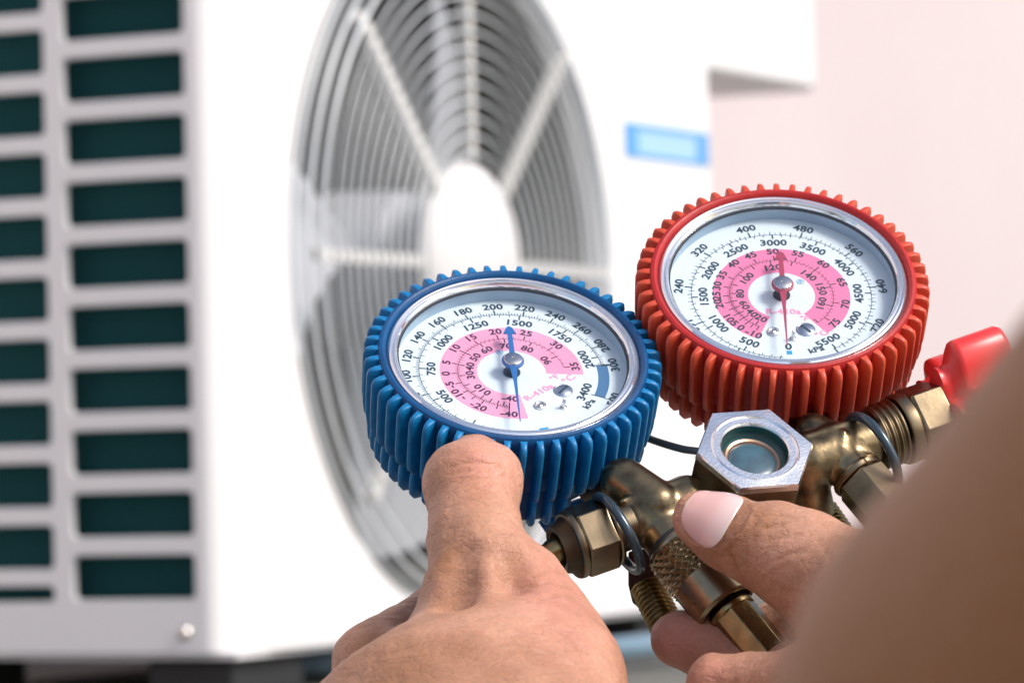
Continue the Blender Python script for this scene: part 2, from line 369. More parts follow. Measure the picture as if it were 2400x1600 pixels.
# rounded corner post, right end, back, top, base pan
g = MB(); pts = [(0.075-0.075*math.sin(a), -RC+RC*math.cos(a)) for a in [math.pi/2*i/10 for i in range(11)]]
g.add([UF @ V((x, y, z)) for x, y in pts for z in (0, H)], [(2*i, 2*i+2, 2*i+3, 2*i+1) for i in range(len(pts)-1)]); obj('corner_post', g, M['white'], ac)
g = MB(); pr = [(W, -D), (W, -0.012), (W-0.003, -0.004), (W-0.012, 0.0)]
g.add([UF @ V((x, y, z)) for x, y in pr for z in (0, H)], [(2*i, 2*i+2, 2*i+3, 2*i+1) for i in range(3)]); obj('end_panel', g, M['white'], ac)
g = MB(); box(g, UF, (0.001, -D+0.001, H), (W-0.001, -0.003, H+0.015)); obj('top_panel', g, M['white'], ac, bevel=0.003)
g = MB(); box(g, UF, (0.004, -D+0.002, -0.004), (W-0.004, -0.004, -0.001)); box(g, UF, (0.002, -D, 0.0), (W, -D+0.0015, H)); obj('base_pan', g, M['white'], ac)
# side grille: rounded openings, one frame per cell
RP = 0.0431; CW = 0.1128; OH = 0.0318; t0 = 0.0256
cellw = 0.0985
def cellmesh(cw, ch, ow, oh, y1=0.005, r=0.0045):
    g = MB(); hole = []
    for cx, cz, a in ((ow/2-r, oh/2-r, 0), (-ow/2+r, oh/2-r, 90), (-ow/2+r, -oh/2+r, 180), (ow/2-r, -oh/2+r, 270)):
        for k in range(4): q = math.radians(a+30*k); hole.append((cx+r*math.cos(q), cz+r*math.sin(q)))
    outer = []
    for q in range(16):
        x, z = hole[q]; sx = math.copysign(cw/2, x); sz = math.copysign(ch/2, z); k = q % 4; ang = (q//4)*90+30*k
        outer.append((sx, sz) if k in (1, 2) else ((sx, z) if ang % 180 == 0 else (x, sz)))
    n = 16; vs = [(x, 0, z) for x, z in outer]+[(x, 0, z) for x, z in [(a*1.0, b*1.0) for a, b in hole]]+[(x*0.985, -0.0025, z*0.96) for x, z in hole]+[(x*0.985, -y1, z*0.96) for x, z in hole]
    fs = []
    for q in range(3): fs += [(q*n+i, q*n+(i+1) % n, (q+1)*n+(i+1) % n, (q+1)*n+i) for i in range(n)]
    g.add(vs, fs); return tomesh('grille_cell', g, M['white'], False)
SIDE = frame(UF @ V((0, 0, 0)), SL, -SF, ZU)   # x away from the front, y outward(-SF), z up
zfirst = 0.0365+OH/2
cellA = cellmesh(CW, RP, cellw, OH); cellB = cellmesh(CW, RP, cellw, OH); cellS = cellmesh(CW, RP/2, cellw, OH*0.36)
nrow = int((H-0.03-0.0365)/RP)
zlow = zfirst-RP/2
for col in range(2):
    x = t0+CW*(col+0.5)+0.0
    if col == 0:
        for r in range(nrow): inst('grille_cell', cellA, ac, SIDE @ Matrix.Translation((x, 0, zfirst+RP*r)))
    else:
        inst('grille_cell', cellS, ac, SIDE @ Matrix.Translation((x, 0, zlow+RP/4)))
        for r in range(nrow-1): inst('grille_cell', cellB, ac, SIDE @ Matrix.Translation((x, 0, zfirst+RP*r+RP/2)))
        inst('grille_cell', cellS, ac, SIDE @ Matrix.Translation((x, 0, zlow+RP*nrow-RP/4)))
xe = t0+CW*2
g = MB()
for (a, b, c, d) in ((RC, t0, 0, H), (t0, xe, 0, zlow), (t0, xe, zlow+RP*nrow, H), (xe, D, 0, H)):
    g.add([SIDE @ V((x, 0, z)) for x, z in ((a, c), (b, c), (b, d), (a, d))], [(0, 1, 2, 3)])
obj('side_panel', g, M['white'], ac, smooth=False)
g = MB(); lathe(g, [(0, 0.003), (0.004, 0.0028), (0.0055, 0.001), (0.0055, 0)], SIDE @ Matrix.Translation((0.042, 0, 0.014)) @ Matrix.Rotation(-math.pi/2, 4, 'X'), 16); obj('panel_screw', g, M['steel'], ac)
# condenser coil behind the side grille and across the back
g = MB(); box(g, SIDE, (0.03, -0.045, 0.005), (D-0.006, -0.020, H-0.005)); obj('condenser_coil', g, M['coil'], ac, smooth=False)
g = MB(); box(g, UF, (0.06, -D+0.01, 0.005), (W-0.15, -D+0.035, H-0.005)); obj('rear_coil', g, M['darkin'], ac, smooth=False)
# fan shroud, blades, guard
FF = UF @ Matrix.Translation((FC[0], 0, FC[1])) @ Matrix.Rotation(-math.pi/2, 4, 'X')  # local z = outward, x = along, y = -up
FF = frame(UF @ V((FC[0], 0, FC[1])), SF, V((0, 0, 1)), NF)
g = MB(); lathe(g, [(0.254, -0.012), (0.243, -0.03), (0.238, -0.06), (0.238, -0.10), (0.245, -0.285)], FF, 72); obj('fan_shroud', g, M['shroud'], ac)
def blade():
    vs = []; nr, na = 8, 10
    for i in range(nr+1):
        r = 0.055+0.165*i/nr
        for j in range(na+1):
            a = math.radians(-24+48*j/na*(0.75+0.35*i/nr)+14*i/nr); z = -0.085+0.055*(j/na)*(0.6+0.4*i/nr)
            vs.append((r*math.cos(a), r*math.sin(a), z))
    m = na+1; top = len(vs); vs += [(x, y, z-0.003) for x, y, z in vs]
    fs = [(i*m+j, i*m+j+1, (i+1)*m+j+1, (i+1)*m+j) for i in range(nr) for j in range(na)]
    fs += [tuple(top+q for q in f[::-1]) for f in fs]
    rim = [(0*m+j) for j in range(m)]+[(i*m+na) for i in range(1, nr+1)]+[(nr*m+j) for j in range(na-1, -1, -1)]+[(i*m) for i in range(nr-1, 0, -1)]
    fs += [(rim[k], rim[(k+1) % len(rim)], top+rim[(k+1) % len(rim)], top+rim[k]) for k in range(len(rim))]
    g = MB(); g.add(vs, fs); return tomesh('fan_blade', g, M['blade'])
fb = MB(); lathe(fb, [(0, -0.03), (0.045, -0.032), (0.058, -0.04), (0.06, -0.10), (0.0, -0.10)], FF, 40); fan = obj('fan', fb, M['blade'], ac)
bm_ = blade()
for k in range(3): inst('fan_blade', bm_, fan, FF @ Matrix.Rotation(math.radians(160+120*k), 4, 'Z'))
g = MB(); lathe(g, [(0.0, 0.033), (0.03, 0.0315), (0.052, 0.0275), (0.068, 0.021), (0.0765, 0.014), (0.0785, 0.008)], FF, 64)
guard = obj('fan_guard_hub', g, M['hubw'], ac)
rings = [(0.0835+0.0131*i, 0.019) for i in range(12)]+[(0.2415, 0.0165), (0.2505, 0.010), (0.257, 0.002)]
for (R, z) in rings:
    g = MB(); tube(g, [(FF @ V((R*math.cos(a), R*math.sin(a), z))) for a in [2*math.pi*i/80 for i in range(80)]], 0.00105 if R < 0.24 else 0.002, 8, closed=True); obj('guard_ring', g, M['wire'], guard)
g = MB(); box(g, I4, (0.078, -0.0046, 0.0085), (0.246, 0.0046, 0.0170)); rib = tomesh('guard_rib', g, mat('off_white_rib', (0.60, 0.59, 0.57), 0.5), False)
for k in range(8): inst('guard_rib', rib, guard, FF @ Matrix.Rotation(math.radians(45*k), 4, 'Z'))
# blue maker's sticker on the front panel (photo: far out of focus)
def onfront(px, py):
    v = P(px, py, 1.0)-CAM; fp = UF @ V((0, 0, 0)); t = (fp-CAM).dot(NF)/v.dot(NF); q = CAM+v*t
    l = UF.inverted() @ q; return l.x, l.z
a = onfront(1462, 300); b = onfront(1658, 355); sx0, sx1 = a[0], b[0]; sh = 0.0295; sz = (a[1]+b[1])/2-0.004
def patch(x0, x1, z0, z1, y, m, name, par, F=None):
    F = UF if F is None else F
    g = MB(); box(g, F, (x0, y-0.0006, z0), (x1, y, z1)); return obj(name, g, m, par, smooth=False)
st = patch(sx0, sx1, sz-sh/2, sz+sh/2, 0.0008, M['stickerpale'], 'maker_sticker', ac)
wd = sx1-sx0
patch(sx0+0.001, sx0+wd*0.14, sz-sh/2+0.001, sz+sh/2-0.001, 0.0016, M['stickerblue'], 'sticker_end', st)
patch(sx1-wd*0.14, sx1-0.001, sz-sh/2+0.001, sz+sh/2-0.001, 0.0016, M['stickerblue'], 'sticker_end', st)
patch(sx0+wd*.16, sx1-wd*.16, sz+sh/2-0.005, sz+sh/2-0.001, 0.0016, M['stickerblue'], 'sticker_line', st)
patch(sx0+wd*.16, sx1-wd*.16, sz-sh/2+0.001, sz-sh/2+0.004, 0.0016, M['stickerblue'], 'sticker_line', st)
for (x, y) in ((0.07, -0.05), (0.07, -D+0.05), (W-0.10, -0.05), (W-0.10, -D+0.05)):
    g = MB(); box(g, UF, (x-0.05, y-0.035, -0.0315), (x+0.05, y+0.035, -0.0045)); obj('rubber_foot', g, M['rubber'], ac, bevel=0.004)

# second, wall-mounted white unit further back
U2d = 0.25
v = P(1915, 215, 1.0)-CAM; t = ((UF @ V((0, -U2d, 0)))-CAM).dot(NF)/v.dot(NF); q2 = CAM+v*t; l2 = FR.inverted() @ q2
U2 = FR @ Matrix.Translation((l2.x, -U2d, l2.z))
u2 = thing('wall_unit', 'white box-shaped unit fixed high on the pink wall behind the air conditioner', 'air conditioner', U2 @ V((-0.3, -0.17, 0)))
g = MB(); box(g, U2, (-0.78, -0.335, 0), (0, 0, 0.55)); obj('casing', g, M['white'], u2, bevel=0.008)
g = MB(); box(g, U2, (-0.79, -0.345, 0.55), (0.01, 0.01, 0.565)); obj('lid', g, M['white'], u2, bevel=0.004)
patch(-0.15, -0.05, 0.07, 0.17, 0.0008, mat('pale_cyan_print', (0.66, 0.75, 0.77), 0.5), 'label_plate', u2, U2)
for x in (-0.65,):
    g = MB(); box(g, U2, (x-0.02, -0.349, -0.03), (x+0.02, -0.02, -0.001)); obj('bracket_arm', g, M['white'], u2, bevel=0.002)

# pale blue drain pipe lying on the ledge under the unit
g = MB(); a = UF @ V((0.16, -0.10, -0.016)); b = UF @ V((0.26, 0.09, -0.016)); c = UF @ V((0.62, 0.12, -0.016)); d = UF @ V((1.1, 0.10, -0.016))
tube(g, smoothpath([a, b, c, d], 10), 0.009, 14)
o = obj('drain_pipe', g, mat('pale_blue_plastic', (0.16, 0.24, 0.31), 0.4, col2=(0.12, 0.19, 0.25), nscale=12), origin=b)
tag(o, 'greyish blue drain pipe lying on the ledge under the large air conditioner', 'pipe')

# ================================================================== MANIFOLD GAUGE SET
root = thing('manifold_gauge_set', 'brass refrigerant manifold with one blue and one red dial gauge, held in two hands', 'gauge', P(1700, 1150, 1.13))
MM = 0.001
TEXTQ = []
def text(mbd, body, F, size, bold=0.03):
    TEXTQ.append((mbd, body, F, size, bold))
def flush_text():
    tmp = []
    for (mbd, body, F, size, bold) in TEXTQ:
        c = bpy.data.curves.new('t', 'FONT'); c.body = body; c.size = size; c.align_x = 'CENTER'; c.align_y = 'CENTER'; c.offset = bold*size; c.resolution_u = 3; c.space_character = 1.04
        o = bpy.data.objects.new('t', c); COL.objects.link(o); tmp.append(o)
    dg = bpy.context.evaluated_depsgraph_get()
    for o, (mbd, body, F, size, bold) in zip(tmp, TEXTQ):
        me = bpy.data.meshes.new_from_object(o.evaluated_get(dg))
        mbd.add([F @ v.co for v in me.vertices], [tuple(p.vertices) for p in me.polygons]); bpy.data.meshes.remove(me)
    for o in tmp:
        c = o.data; bpy.data.objects.remove(o); bpy.data.curves.remove(c)
    TEXTQ.clear()
def pol(r, a): a = math.radians(a); return r*math.sin(a), r*math.cos(a)
def arcband(mb, G, r0_, r1_, a0, a1, z, n=96):
    vs = []
    for i in range(n+1):
        a = a0+(a1-a0)*i/n
        for r in (r0_, r1_): x, y = pol(r, a); vs.append(G @ V((x*MM, y*MM, z*MM)))
    mb.add(vs, [(2*i, 2*i+1, 2*i+3, 2*i+2) for i in range(n)])
def tick(mb, G, r0_, r1_, a, wd, z):
    x0, y0 = pol(r0_, a); x1, y1 = pol(r1_, a); tx, ty = pol(wd/2, a+90)
    mb.add([G @ V((x*MM, y*MM, z*MM)) for x, y in ((x0-tx, y0-ty), (x1-tx, y1-ty), (x1+tx, y1+ty), (x0+tx, y0+ty))], [(0, 1, 2, 3)])
def lab(mb, G, s, r, a, flip=False, size=3.25, z=0.07, rot=None, sx=1.0):
    x, y = pol(r, a); th = -math.radians(a)+(math.pi if flip else 0) if rot is None else math.radians(rot)
    F = G @ Matrix.Translation((x*MM, y*MM, z*MM)) @ Matrix.Rotation(th, 4, 'Z') @ Matrix.Diagonal((sx*1.12, 1, 1, 1))
    text(mb, s, F, size*MM, 0.0 if s == '®' else 0.03)

ribmesh = {}
def make_rib(key, m, prof_out, rin):
    g = MB(); vs = []; n = len(prof_out)
    for i, (r, z) in enumerate(prof_out):
        wi, wo = 1.0, 0.70
        e = 0.45 if 0 < i < n-1 else 0.15
        for (rr, x) in ((rin, -wi), (r-e-0.12, -wo-0.04), (r-0.06, -wo*0.72), (r, 0), (r-0.06, wo*0.72), (r-e-0.12, wo+0.04), (rin, wi)):
            vs.append((max(rr, rin)*MM, x*MM, z*MM))
    fs = [(i*7+k, i*7+k+1, (i+1)*7+k+1, (i+1)*7+k) for i in range(n-1) for k in range(6)]
    fs += [tuple(range(7))[::-1], tuple((n-1)*7+k for k in range(7))]
    g.add(vs, fs); return tomesh('grip_rib', g, m, True, 60)
T1 = [(36.0, 6.3), (38.4, 6.35), (39.7, 5.7), (40.1, 4.0), (40.05, 0.5), (39.9, -4), (39.7, -9), (39.2, -12), (37.6, -14.0), (36.6, -14.4)]
T2 = [(35.2, -12.2), (37.0, -13.0), (37.9, -14.5), (38.0, -18), (37.6, -21.2), (36.4, -23.0), (34.6, -23.4)]
def gauge(name, px, py, d, nrm, blue, stem_deg, label):
    n = dirw(*nrm); u = (UP-n*UP.dot(n)).normalized(); r = u.cross(n)
    if r.dot(RT) < 0: r = -r
    c = P(px, py, d); G = frame(c, r, u, n); ph = 0.0
    bootm, ribm = (M['boot_b'], M['rib_b']) if blue else (M['boot_r'], M['rib_r'])
    g = MB()
    # metal case with the white inner wall of the dial bowl as its core
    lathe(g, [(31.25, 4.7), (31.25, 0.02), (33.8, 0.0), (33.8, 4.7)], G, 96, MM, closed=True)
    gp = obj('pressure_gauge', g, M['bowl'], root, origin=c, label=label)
    g = MB(); lathe(g, [(34.0, 3.0), (34.05, 5.9), (34.4, 6.6), (35.1, 7.0), (35.9, 6.8), (36.4, 6.1), (36.6, 5.0), (36.5, 4.0), (36.2, 2.5), (36.2, -9.0), (36.2, -11.0), (35.8, -12.0), (35.0, -12.6), (34.9, -20.5), (34.4, -22.4), (33.0, -23.4), (0, -23.6)], G, 180, MM, rfun=lambda r_, z_, a_: min(r_, 29.5) if (z_ < -12.8 and abs((90-math.degrees(a_)-stem_deg+180) % 360-180) < 11.5) else r_)
    obj('rubber_boot', g, bootm, gp)
    k1 = ('b' if blue else 'r')
    if k1 not in ribmesh: ribmesh[k1] = (make_rib(k1, ribm, T1, 36.0), make_rib(k1+'2', ribm, T2, 34.2))
    N = 54
    for i in range(N):
        a = 360.0*i/N+2.0; dial_a = 90-a
        Fm = G @ Matrix.Rotation(math.radians(a), 4, 'Z')
        inst('grip_rib', ribmesh[k1][0], gp, Fm)
        dd = (dial_a-stem_deg+180) % 360-180
        if abs(dd) > 12.5: inst('grip_rib', ribmesh[k1][1], gp, Fm)
    # clear lens rim, lens, dark ring standing in for the shaded gap under the rim
    g = MB(); lathe(g, [(31.0, 4.9), (31.1, 5.6), (31.5, 6.1), (31.9, 6.15), (32.05, 5.75), (32.25, 5.7), (32.5, 6.3), (33.0, 6.45), (33.45, 6.1), (33.6, 5.5), (33.95, 5.2), (33.95, 4.75), (31.0, 4.75)], G, 128, MM, closed=True); obj('lens_rim', g, M['rim'], gp, angle=25)
    g = MB(); lathe(g, [(30.6, 4.72), (31.3, 4.72), (31.3, 3.9), (30.9, 3.75), (30.6, 4.1)], G, 128, MM, closed=True); obj('gasket', g, M['rubber'], gp)
    g = MB(); lathe(g, [(0, 6.25), (10, 6.18), (20, 5.95), (28, 5.55), (31.05, 5.2)], G, 96, MM); obj('lens', g, M['lens'], gp)
    g = MB(); lathe(g, [(0.0, 0.0), (31.25, 0.0)], G, 96, MM); plate = obj('dial_plate', g, M['dial'], gp)
    ink = MB(); ink2 = MB(); pk = MB(); pt = MB(); cy = MB(); stl = MB(); hid = MB()
    if blue:
        R0 = 24.9; A = lambda p: -5.0+0.885*(p-200)
        arcband(pk, G, 9.33, 19.36, -187.7, 92.7, 0.03)
        arcband(ink, G, R0-0.07, R0+0.07, A(20), A(300), 0.06, 120)
        for p in range(20, 301, 2):
            tick(ink, G, R0, R0+(2.0 if p % 20 == 0 else 1.55 if p % 10 == 0 else 0.85), A(p), 0.40 if p % 20 == 0 else 0.17, 0.075)
        for k in range(150, 2051, 25):
            p = k*0.14504
            if k % 50 == 0 or k % 250 == 0: tick(ink, G, R0-(1.9 if k % 250 == 0 else 0.95), R0, A(p), 0.40 if k % 250 == 0 else 0.18, 0.075)
        for p in range(60, 301, 20): lab(ink, G, str(p), 28.3, A(p), p >= 280 or p < 100)
        for k in (500, 750, 1000, 1250, 1500, 1750, 2000): lab(ink, G, str(k), 21.5, A(k*0.14504), k in (2000, 500))
        arcband(stl, G, 23.3, 26.3, 82.7, 114.4, 0.05, 24)
        tick(ink, G, 22.3, 26.9, 82.7, 0.35, 0.085); tick(ink, G, 22.4, 27.6, 114.4, 0.2, 0.085)
        lab(ink, G, '3400', 20.6, 113.6, True); lab(ink, G, '500', 28.7, 113.5, True); lab(ink, G, 'kPa', 23.6, 124.3, True, 2.7)
        arcband(hid, G, 14.42, 14.56, -172, 81.5, 0.06, 100)
        Cc = [(-40, -172.1), (-30, -159.9), (-20, -144.3), (-15, -133.3), (-10, -121.5), (-5, -107), (0, -91.3), (5, -75.7), (10, -54.6), (15, -33.2), (20, -9), (25, 18.3), (30, 48.6), (35, 81.5)]
        Ff = [(-40, -172), (-30, -165.6), (-20, -158.9), (-10, -150.3), (0, -139.2), (10, -126), (20, -112.5), (30, -95.4), (40, -76.7), (50, -54.6), (60, -31.4), (70, -2.7), (80, 27.4), (90, 62.2)]
        cl = {-40: 1, -20: 1, -10: 0, -5: 0, 0: 0, 5: 0, 10: 0, 15: 0, 20: 0, 25: 0, 30: 0, 35: 1}
        fl = {-40: 1, 0: 0, 10: 0, 30: 0, 40: 0, 50: 0, 60: 0, 70: 0, 80: 0, 90: 1}; RA = 14.49; sub = 5
        lab(pt, G, 'R-410a', 10.6, 142.7, rot=-143+180, size=3.0); lab(pt, G, '°F', 11.6, 100.9, rot=45, size=2.8); lab(pt, G, '°C', 15.4, 100.5, rot=45, size=3.2)
        arcband(cy, G, 23.9, 25.0, 162, 168, 0.05, 6); lab(cy, G, '®', 9.0, -16, size=2.6, rot=0)
        screw, rivet, post, slot = (15.2, 120.5), (15.45, 156.2), (19.3, 140.0), 52
        hgt = 4.3; nang = 1.2; ntip, ntail = 14.5, 25.3; nm = M['needle_b']
    else:
        R0 = 24.6; A = lambda p: (p-440)*0.413
        arcband(pk, G, 9.15, 18.8, -156.3, 143.2, 0.03)
        arcband(ink, G, R0-0.07, R0+0.07, A(10), A(800), 0.06, 120)
        for p in range(16, 801, 8):
            if p % 80 == 0 or p % 16 == 0 or True:
                L = 1.9 if p % 80 == 0 else 1.15 if p % 16 == 0 else 0.8
                if p % 16 == 0: tick(ink, G, R0-0.25, R0+L, A(p), 0.42 if p % 80 == 0 else 0.2, 0.075)
                elif p % 8 == 0 and p % 80 != 0: tick(ink, G, R0, R0+0.8, A(p), 0.13, 0.075)
        for k in range(100, 5501, 100):
            tick(ink, G, R0-(1.7 if k % 500 == 0 else 0.85), R0+0.1, A(k*0.14504), 0.42 if k % 500 == 0 else 0.2, 0.075)
        for p in (160, 240, 320, 400, 480, 560, 640, 720): lab(ink, G, str(p), 28.0, A(p), p >= 640 or p < 200)
        for k in range(500, 5501, 500): lab(ink, G, str(k), 21.2, A(k*0.14504), k >= 4500 or k <= 1000)
        lab(ink, G, '0', 20.4, 178.8, True, 3.3); arcband(cy, G, 21.9, 23.4, 176.9, 180.6, 0.05, 6)
        lab(ink, G, 'kPa', 22.9, 160, True, 2.7)
        arcband(hid, G, 14.08, 14.22, -151, 141, 0.06, 100)
        Cc = [(-10, -150.5), (-5, -143.7), (0, -137.2), (5, -129.4), (10, -121), (15, -111.6), (20, -101.3), (25, -90.8), (30, -77.7), (35, -62.6), (40, -44.1), (45, -24.7), (50, -4), (55, 18.8), (60, 44.4), (65, 72.7), (70, 101.7), (75, 128.9)]
        Ff = [(20, -145.9), (30, -137.4), (40, -129.6), (50, -120.4), (60, -110.5), (70, -99.9), (80, -86.8), (90, -71.8), (100, -53.7), (110, -32.4), (120, -9.1), (130, 16.1), (140, 44.4), (150, 76.2), (160, 107.6), (170, 139.6)]
        cl = {-10: 1, 0: 1, 5: 1, 10: 1, 20: 0, 25: 0, 30: 0, 35: 0, 40: 0, 45: 0, 50: 0, 55: 0, 60: 0, 65: 0, 70: 1, 75: 1}
        fl = {20: 1, 40: 1, 60: 1, 80: 0, 100: 0, 120: 0, 140: 0, 150: 0, 160: 1}; RA = 14.15; sub = 5
        lab(pt, G, 'R-410a', 6.6, 180, rot=0, size=2.9); lab(pt, G, '°F', 10.8, 150, rot=-8, size=2.6); lab(pt, G, '°C', 18.2, 147.5, rot=30, size=3.0)
        lab(cy, G, '®', 7.6, 46, size=2.6, rot=-20)
        screw, rivet, post, slot = (14.8, 157.7), (15.0, -167.2), (17.4, 174.0), -50
        hgt = 4.3; nang = 1.2; ntip, ntail = 13.0, 24.2; nm = M['needle_r']
    for (vv, a) in Cc:
        tick(hid, G, RA, RA+1.75, a, 0.33, 0.075)
        if vv in cl: lab(hid, G, str(vv), 17.65, a, bool(cl[vv]), 3.1)
    for (vv, a) in Ff:
        tick(hid, G, RA-1.75, RA, a, 0.33, 0.075)
        if vv in fl: lab(hid, G, str(vv), 11.2, a, bool(fl[vv]), 3.0)
    for L, sg, lim in ((Cc, 1, -100), (Ff, -1, -170)):
        for (a1_, a2_) in zip(L[:-1], L[1:]):
            q = a2_[1]-a1_[1]; kk = 5 if q > 9 else 2
            for j in range(1, kk): tick(hid, G, RA, RA+sg*0.75, a1_[1]+q*j/kk, 0.13, 0.075)
    flush_text()
    obj('scale_band', pk, M['pinkb'] if blue else M['pink'], gp, smooth=False); obj('scale_print', ink, M['ink'], gp, smooth=False)
    obj('temperature_print', hid, M['inkpurple'] if blue else M['ink'], gp, smooth=False); obj('refrigerant_print', pt, M['inkpink'], gp, smooth=False)
    obj('blue_print', cy, M['inkcyan'], gp, smooth=False)
    if blue: obj('retard_band', stl, M['inksteel'], gp, smooth=False)
    # needle: arrow head on the short side, long thin pointer on the other
    def flat(poly, z0, z1, name, m, Fx):
        g = MB(); prism(g, poly, Fx, z0, z1, MM); return obj(name, g, m, gp, smooth=False)
    NFm = G @ Matrix.Rotation(-math.radians(nang), 4, 'Z')
    flat([(-0.75, 0.5), (0.75, 0.5), (0.62, ntip-3.0), (1.75, ntip-3.2), (0.9, ntip-0.8), (0, ntip), (-0.9, ntip-0.8), (-1.75, ntip-3.2), (-0.62, ntip-3.0)], hgt-0.25, hgt+0.15, 'needle', nm, NFm)
    flat([(-0.85, -0.5), (0.85, -0.5), (0.95, -3.2), (0.45, -9), (0.12, -ntail), (-0.12, -ntail), (-0.45, -9), (-0.95, -3.2)], hgt-0.3, hgt+0.05, 'pointer', nm, NFm)
    g = MB(); lathe(g, [(0, hgt-1.3), (1.7, hgt-1.3), (2.6, hgt-1.1), (3.05, hgt-0.5), (3.0, hgt+0.1), (2.3, hgt+0.35), (0, hgt+0.35)], G, 32, MM); obj('needle_collar', g, nm, gp)
    g = MB(); lathe(g, [(0, hgt+0.75), (0.32, hgt+0.75), (0.45, hgt+0.9), (2.2, hgt+0.85), (2.5, hgt+0.7), (2.6, hgt+0.45), (2.6, hgt+0.3)], G, 32, MM); obj('needle_cap', g, M['steel'], gp)
    g = MB(); lathe(g, [(0, hgt-1.2), (1.3, hgt-1.2), (1.3, 0.05), (2.35, 0.05), (2.35, 0.3), (1.3, 0.35)], G, 28, MM); obj('spindle', g, M['rubber'] if not blue else M['ringm'], gp)
    # slotted adjusting screw, rivet, stop post
    x, y = pol(*screw); Fs = G @ Matrix.Translation((x*MM, y*MM, 0)); g = MB()
    lathe(g, [(2.62, 0.09), (2.62, 0.22), (2.38, 0.3), (2.25, 0.22), (2.0, 0.42), (0, 0.5)], Fs, 28, MM); obj('adjusting_screw', g, mat('screw_steel_'+k1, (0.42, 0.46, 0.55), 0.28, 0.9), gp)
    g = MB(); box(g, Fs @ Matrix.Rotation(math.radians(slot), 4, 'Z'), (-2.0, -0.34, 0.3), (2.0, 0.34, 0.56), MM); obj('screw_slot', g, M['ink'], gp, smooth=False)
    x, y = pol(*rivet); Fs = G @ Matrix.Translation((x*MM, y*MM, 0)); g = MB()
    lathe(g, [(1.65, 0.09), (1.62, 0.5), (1.35, 0.62), (1.1, 0.35), (0.9, 0.3), (0.5, 0.6), (0, 0.7)], Fs, 24, MM); obj('rivet', g, M['steel'], gp)
    x, y = pol(*post); Fs = G @ Matrix.Translation((x*MM, y*MM, 0)); g = MB()
    lathe(g, [(0.55, 0.09), (0.45, 2.8), (0.3, 3.0), (0, 3.1)], Fs, 16, MM); lathe(g, [(1.0, 0.09), (0.95, 0.35), (0.6, 0.5)], Fs, 16, MM); obj('stop_post', g, M['steel'], gp)
    return G
GB = gauge('blue', 1199.3, 873, 1.143, (0.0772, 0.7813, -0.6194), True, 143, 'blue rubber-booted gauge reading about 1500 kPa')
GR = gauge('red', 1831.8, 692.1, 1.163, (0.0242, 0.7264, -0.6868), False, 172, 'red rubber-booted gauge reading about 3000 kPa')

# ------------------------------------------------------------------ cast brass body (camera-frame SDF, then world)
T = V((0.902, 0.300, 0.31)).normalized()              # along the bar, to the right
c1 = Pc(1530, 1210, 1.118); bar = lambda t: c1+T*(t*MM)
DP = V((0.571, -0.70, -0.42)).normalized()            # hose port direction: down, right, towards the camera
c2 = bar(55); GBi = lambda G, r, a, z: (lambda p: V(((p-CAM).dot(RT), (p-CAM).dot(UP), (p-CAM).dot(fw))))(G @ V((pol(r, a)[0]*MM, pol(r, a)[1]*MM, z*MM)))
s1 = GBi(GB, 34, 141, -18); s1b = Pc(1462, 1128, 1.122)
s2 = GBi(GR, 34, 170, -17); s2b = Pc(1905, 1005, 1.137)
def bodyfn(G):
    r = MM
    d = cone(G, bar(-5), bar(10), 6.6*r, 7.8*r)
    d = smin(d, cone(G, bar(8), bar(48), 6.0*r, 6.0*r), 1.6*r)
    d = smin(d, cone(G, bar(47), bar(63), 7.6*r, 7.2*r), 1.6*r)
    d = smin(d, cone(G, s1b, c1+V((0.001, 0.003, -0.001)), 6.3*r, 6.6*r), 1.0*r)
    d = smin(d, cone(G, s2b, c2+V((-0.001, 0.003, 0.0)), 4.4*r, 5.0*r), 1.2*r)
    d = smin(d, cone(G, c1, c1+DP*(8.6*r), 6.6*r, 7.4*r), 1.2*r)
    d = smin(d, cone(G, c2, c2+DP*(8.0*r), 6.2*r, 6.6*r), 1.2*r)
    d = smin(d, cone(G, bar(18), Pc(1512, 1330, 1.146), 5.0*r, 4.0*r), 1*r)
    d = smin(d, cone(G, bar(44), Pc(1905, 1200, 1.137), 6.5*r, 6.0*r), 1*r)
    # parting line along the casting and two raised webs
    q = (G[0]-c1.x)*0+0
    up = V((-0.25, 0.86, -0.44)).normalized()
    e = cone(G, bar(-7)+up*0.0072, bar(12)+up*0.0072, 0.9*r, 0.9*r); d = smin(d, e, 1.2*r)
    e = cone(G, bar(47)+up*0.0074, bar(62)+up*0.0070, 0.9*r, 0.9*r); d = smin(d, e, 1.2*r)
    fr_ = V((0.1, 0.1, -1)).normalized()
    for cx in (c1, c2):
        for dv in ((-0.35, -0.6), (0.55, -0.1), (0.1, 0.55)):
            a = cx+fr_*0.0062; b = cx+fr_*0.0050+V((dv[0], dv[1], 0))*0.0085
            d = smin(d, cone(G, a, b, 1.3*r, 0.8*r), 0.8*r)
    return d
allp = [bar(-10), bar(65), s1b, s2b, c1+DP*0.012, c2+DP*0.012, Pc(1500, 1345, 1.127), Pc(1500, 1345, 1.148)]
lo = V([min(p[i] for p in allp) for i in range(3)])-V((0.010,)*3); hi = V([max(p[i] for p in allp) for i in range(3)])+V((0.010,)*3)
h = 0.0006
vs, fs = sdf_mesh(bodyfn, np.arange(lo.x, hi.x, h), np.arange(lo.y, hi.y, h), np.arange(lo.z, hi.z, h))
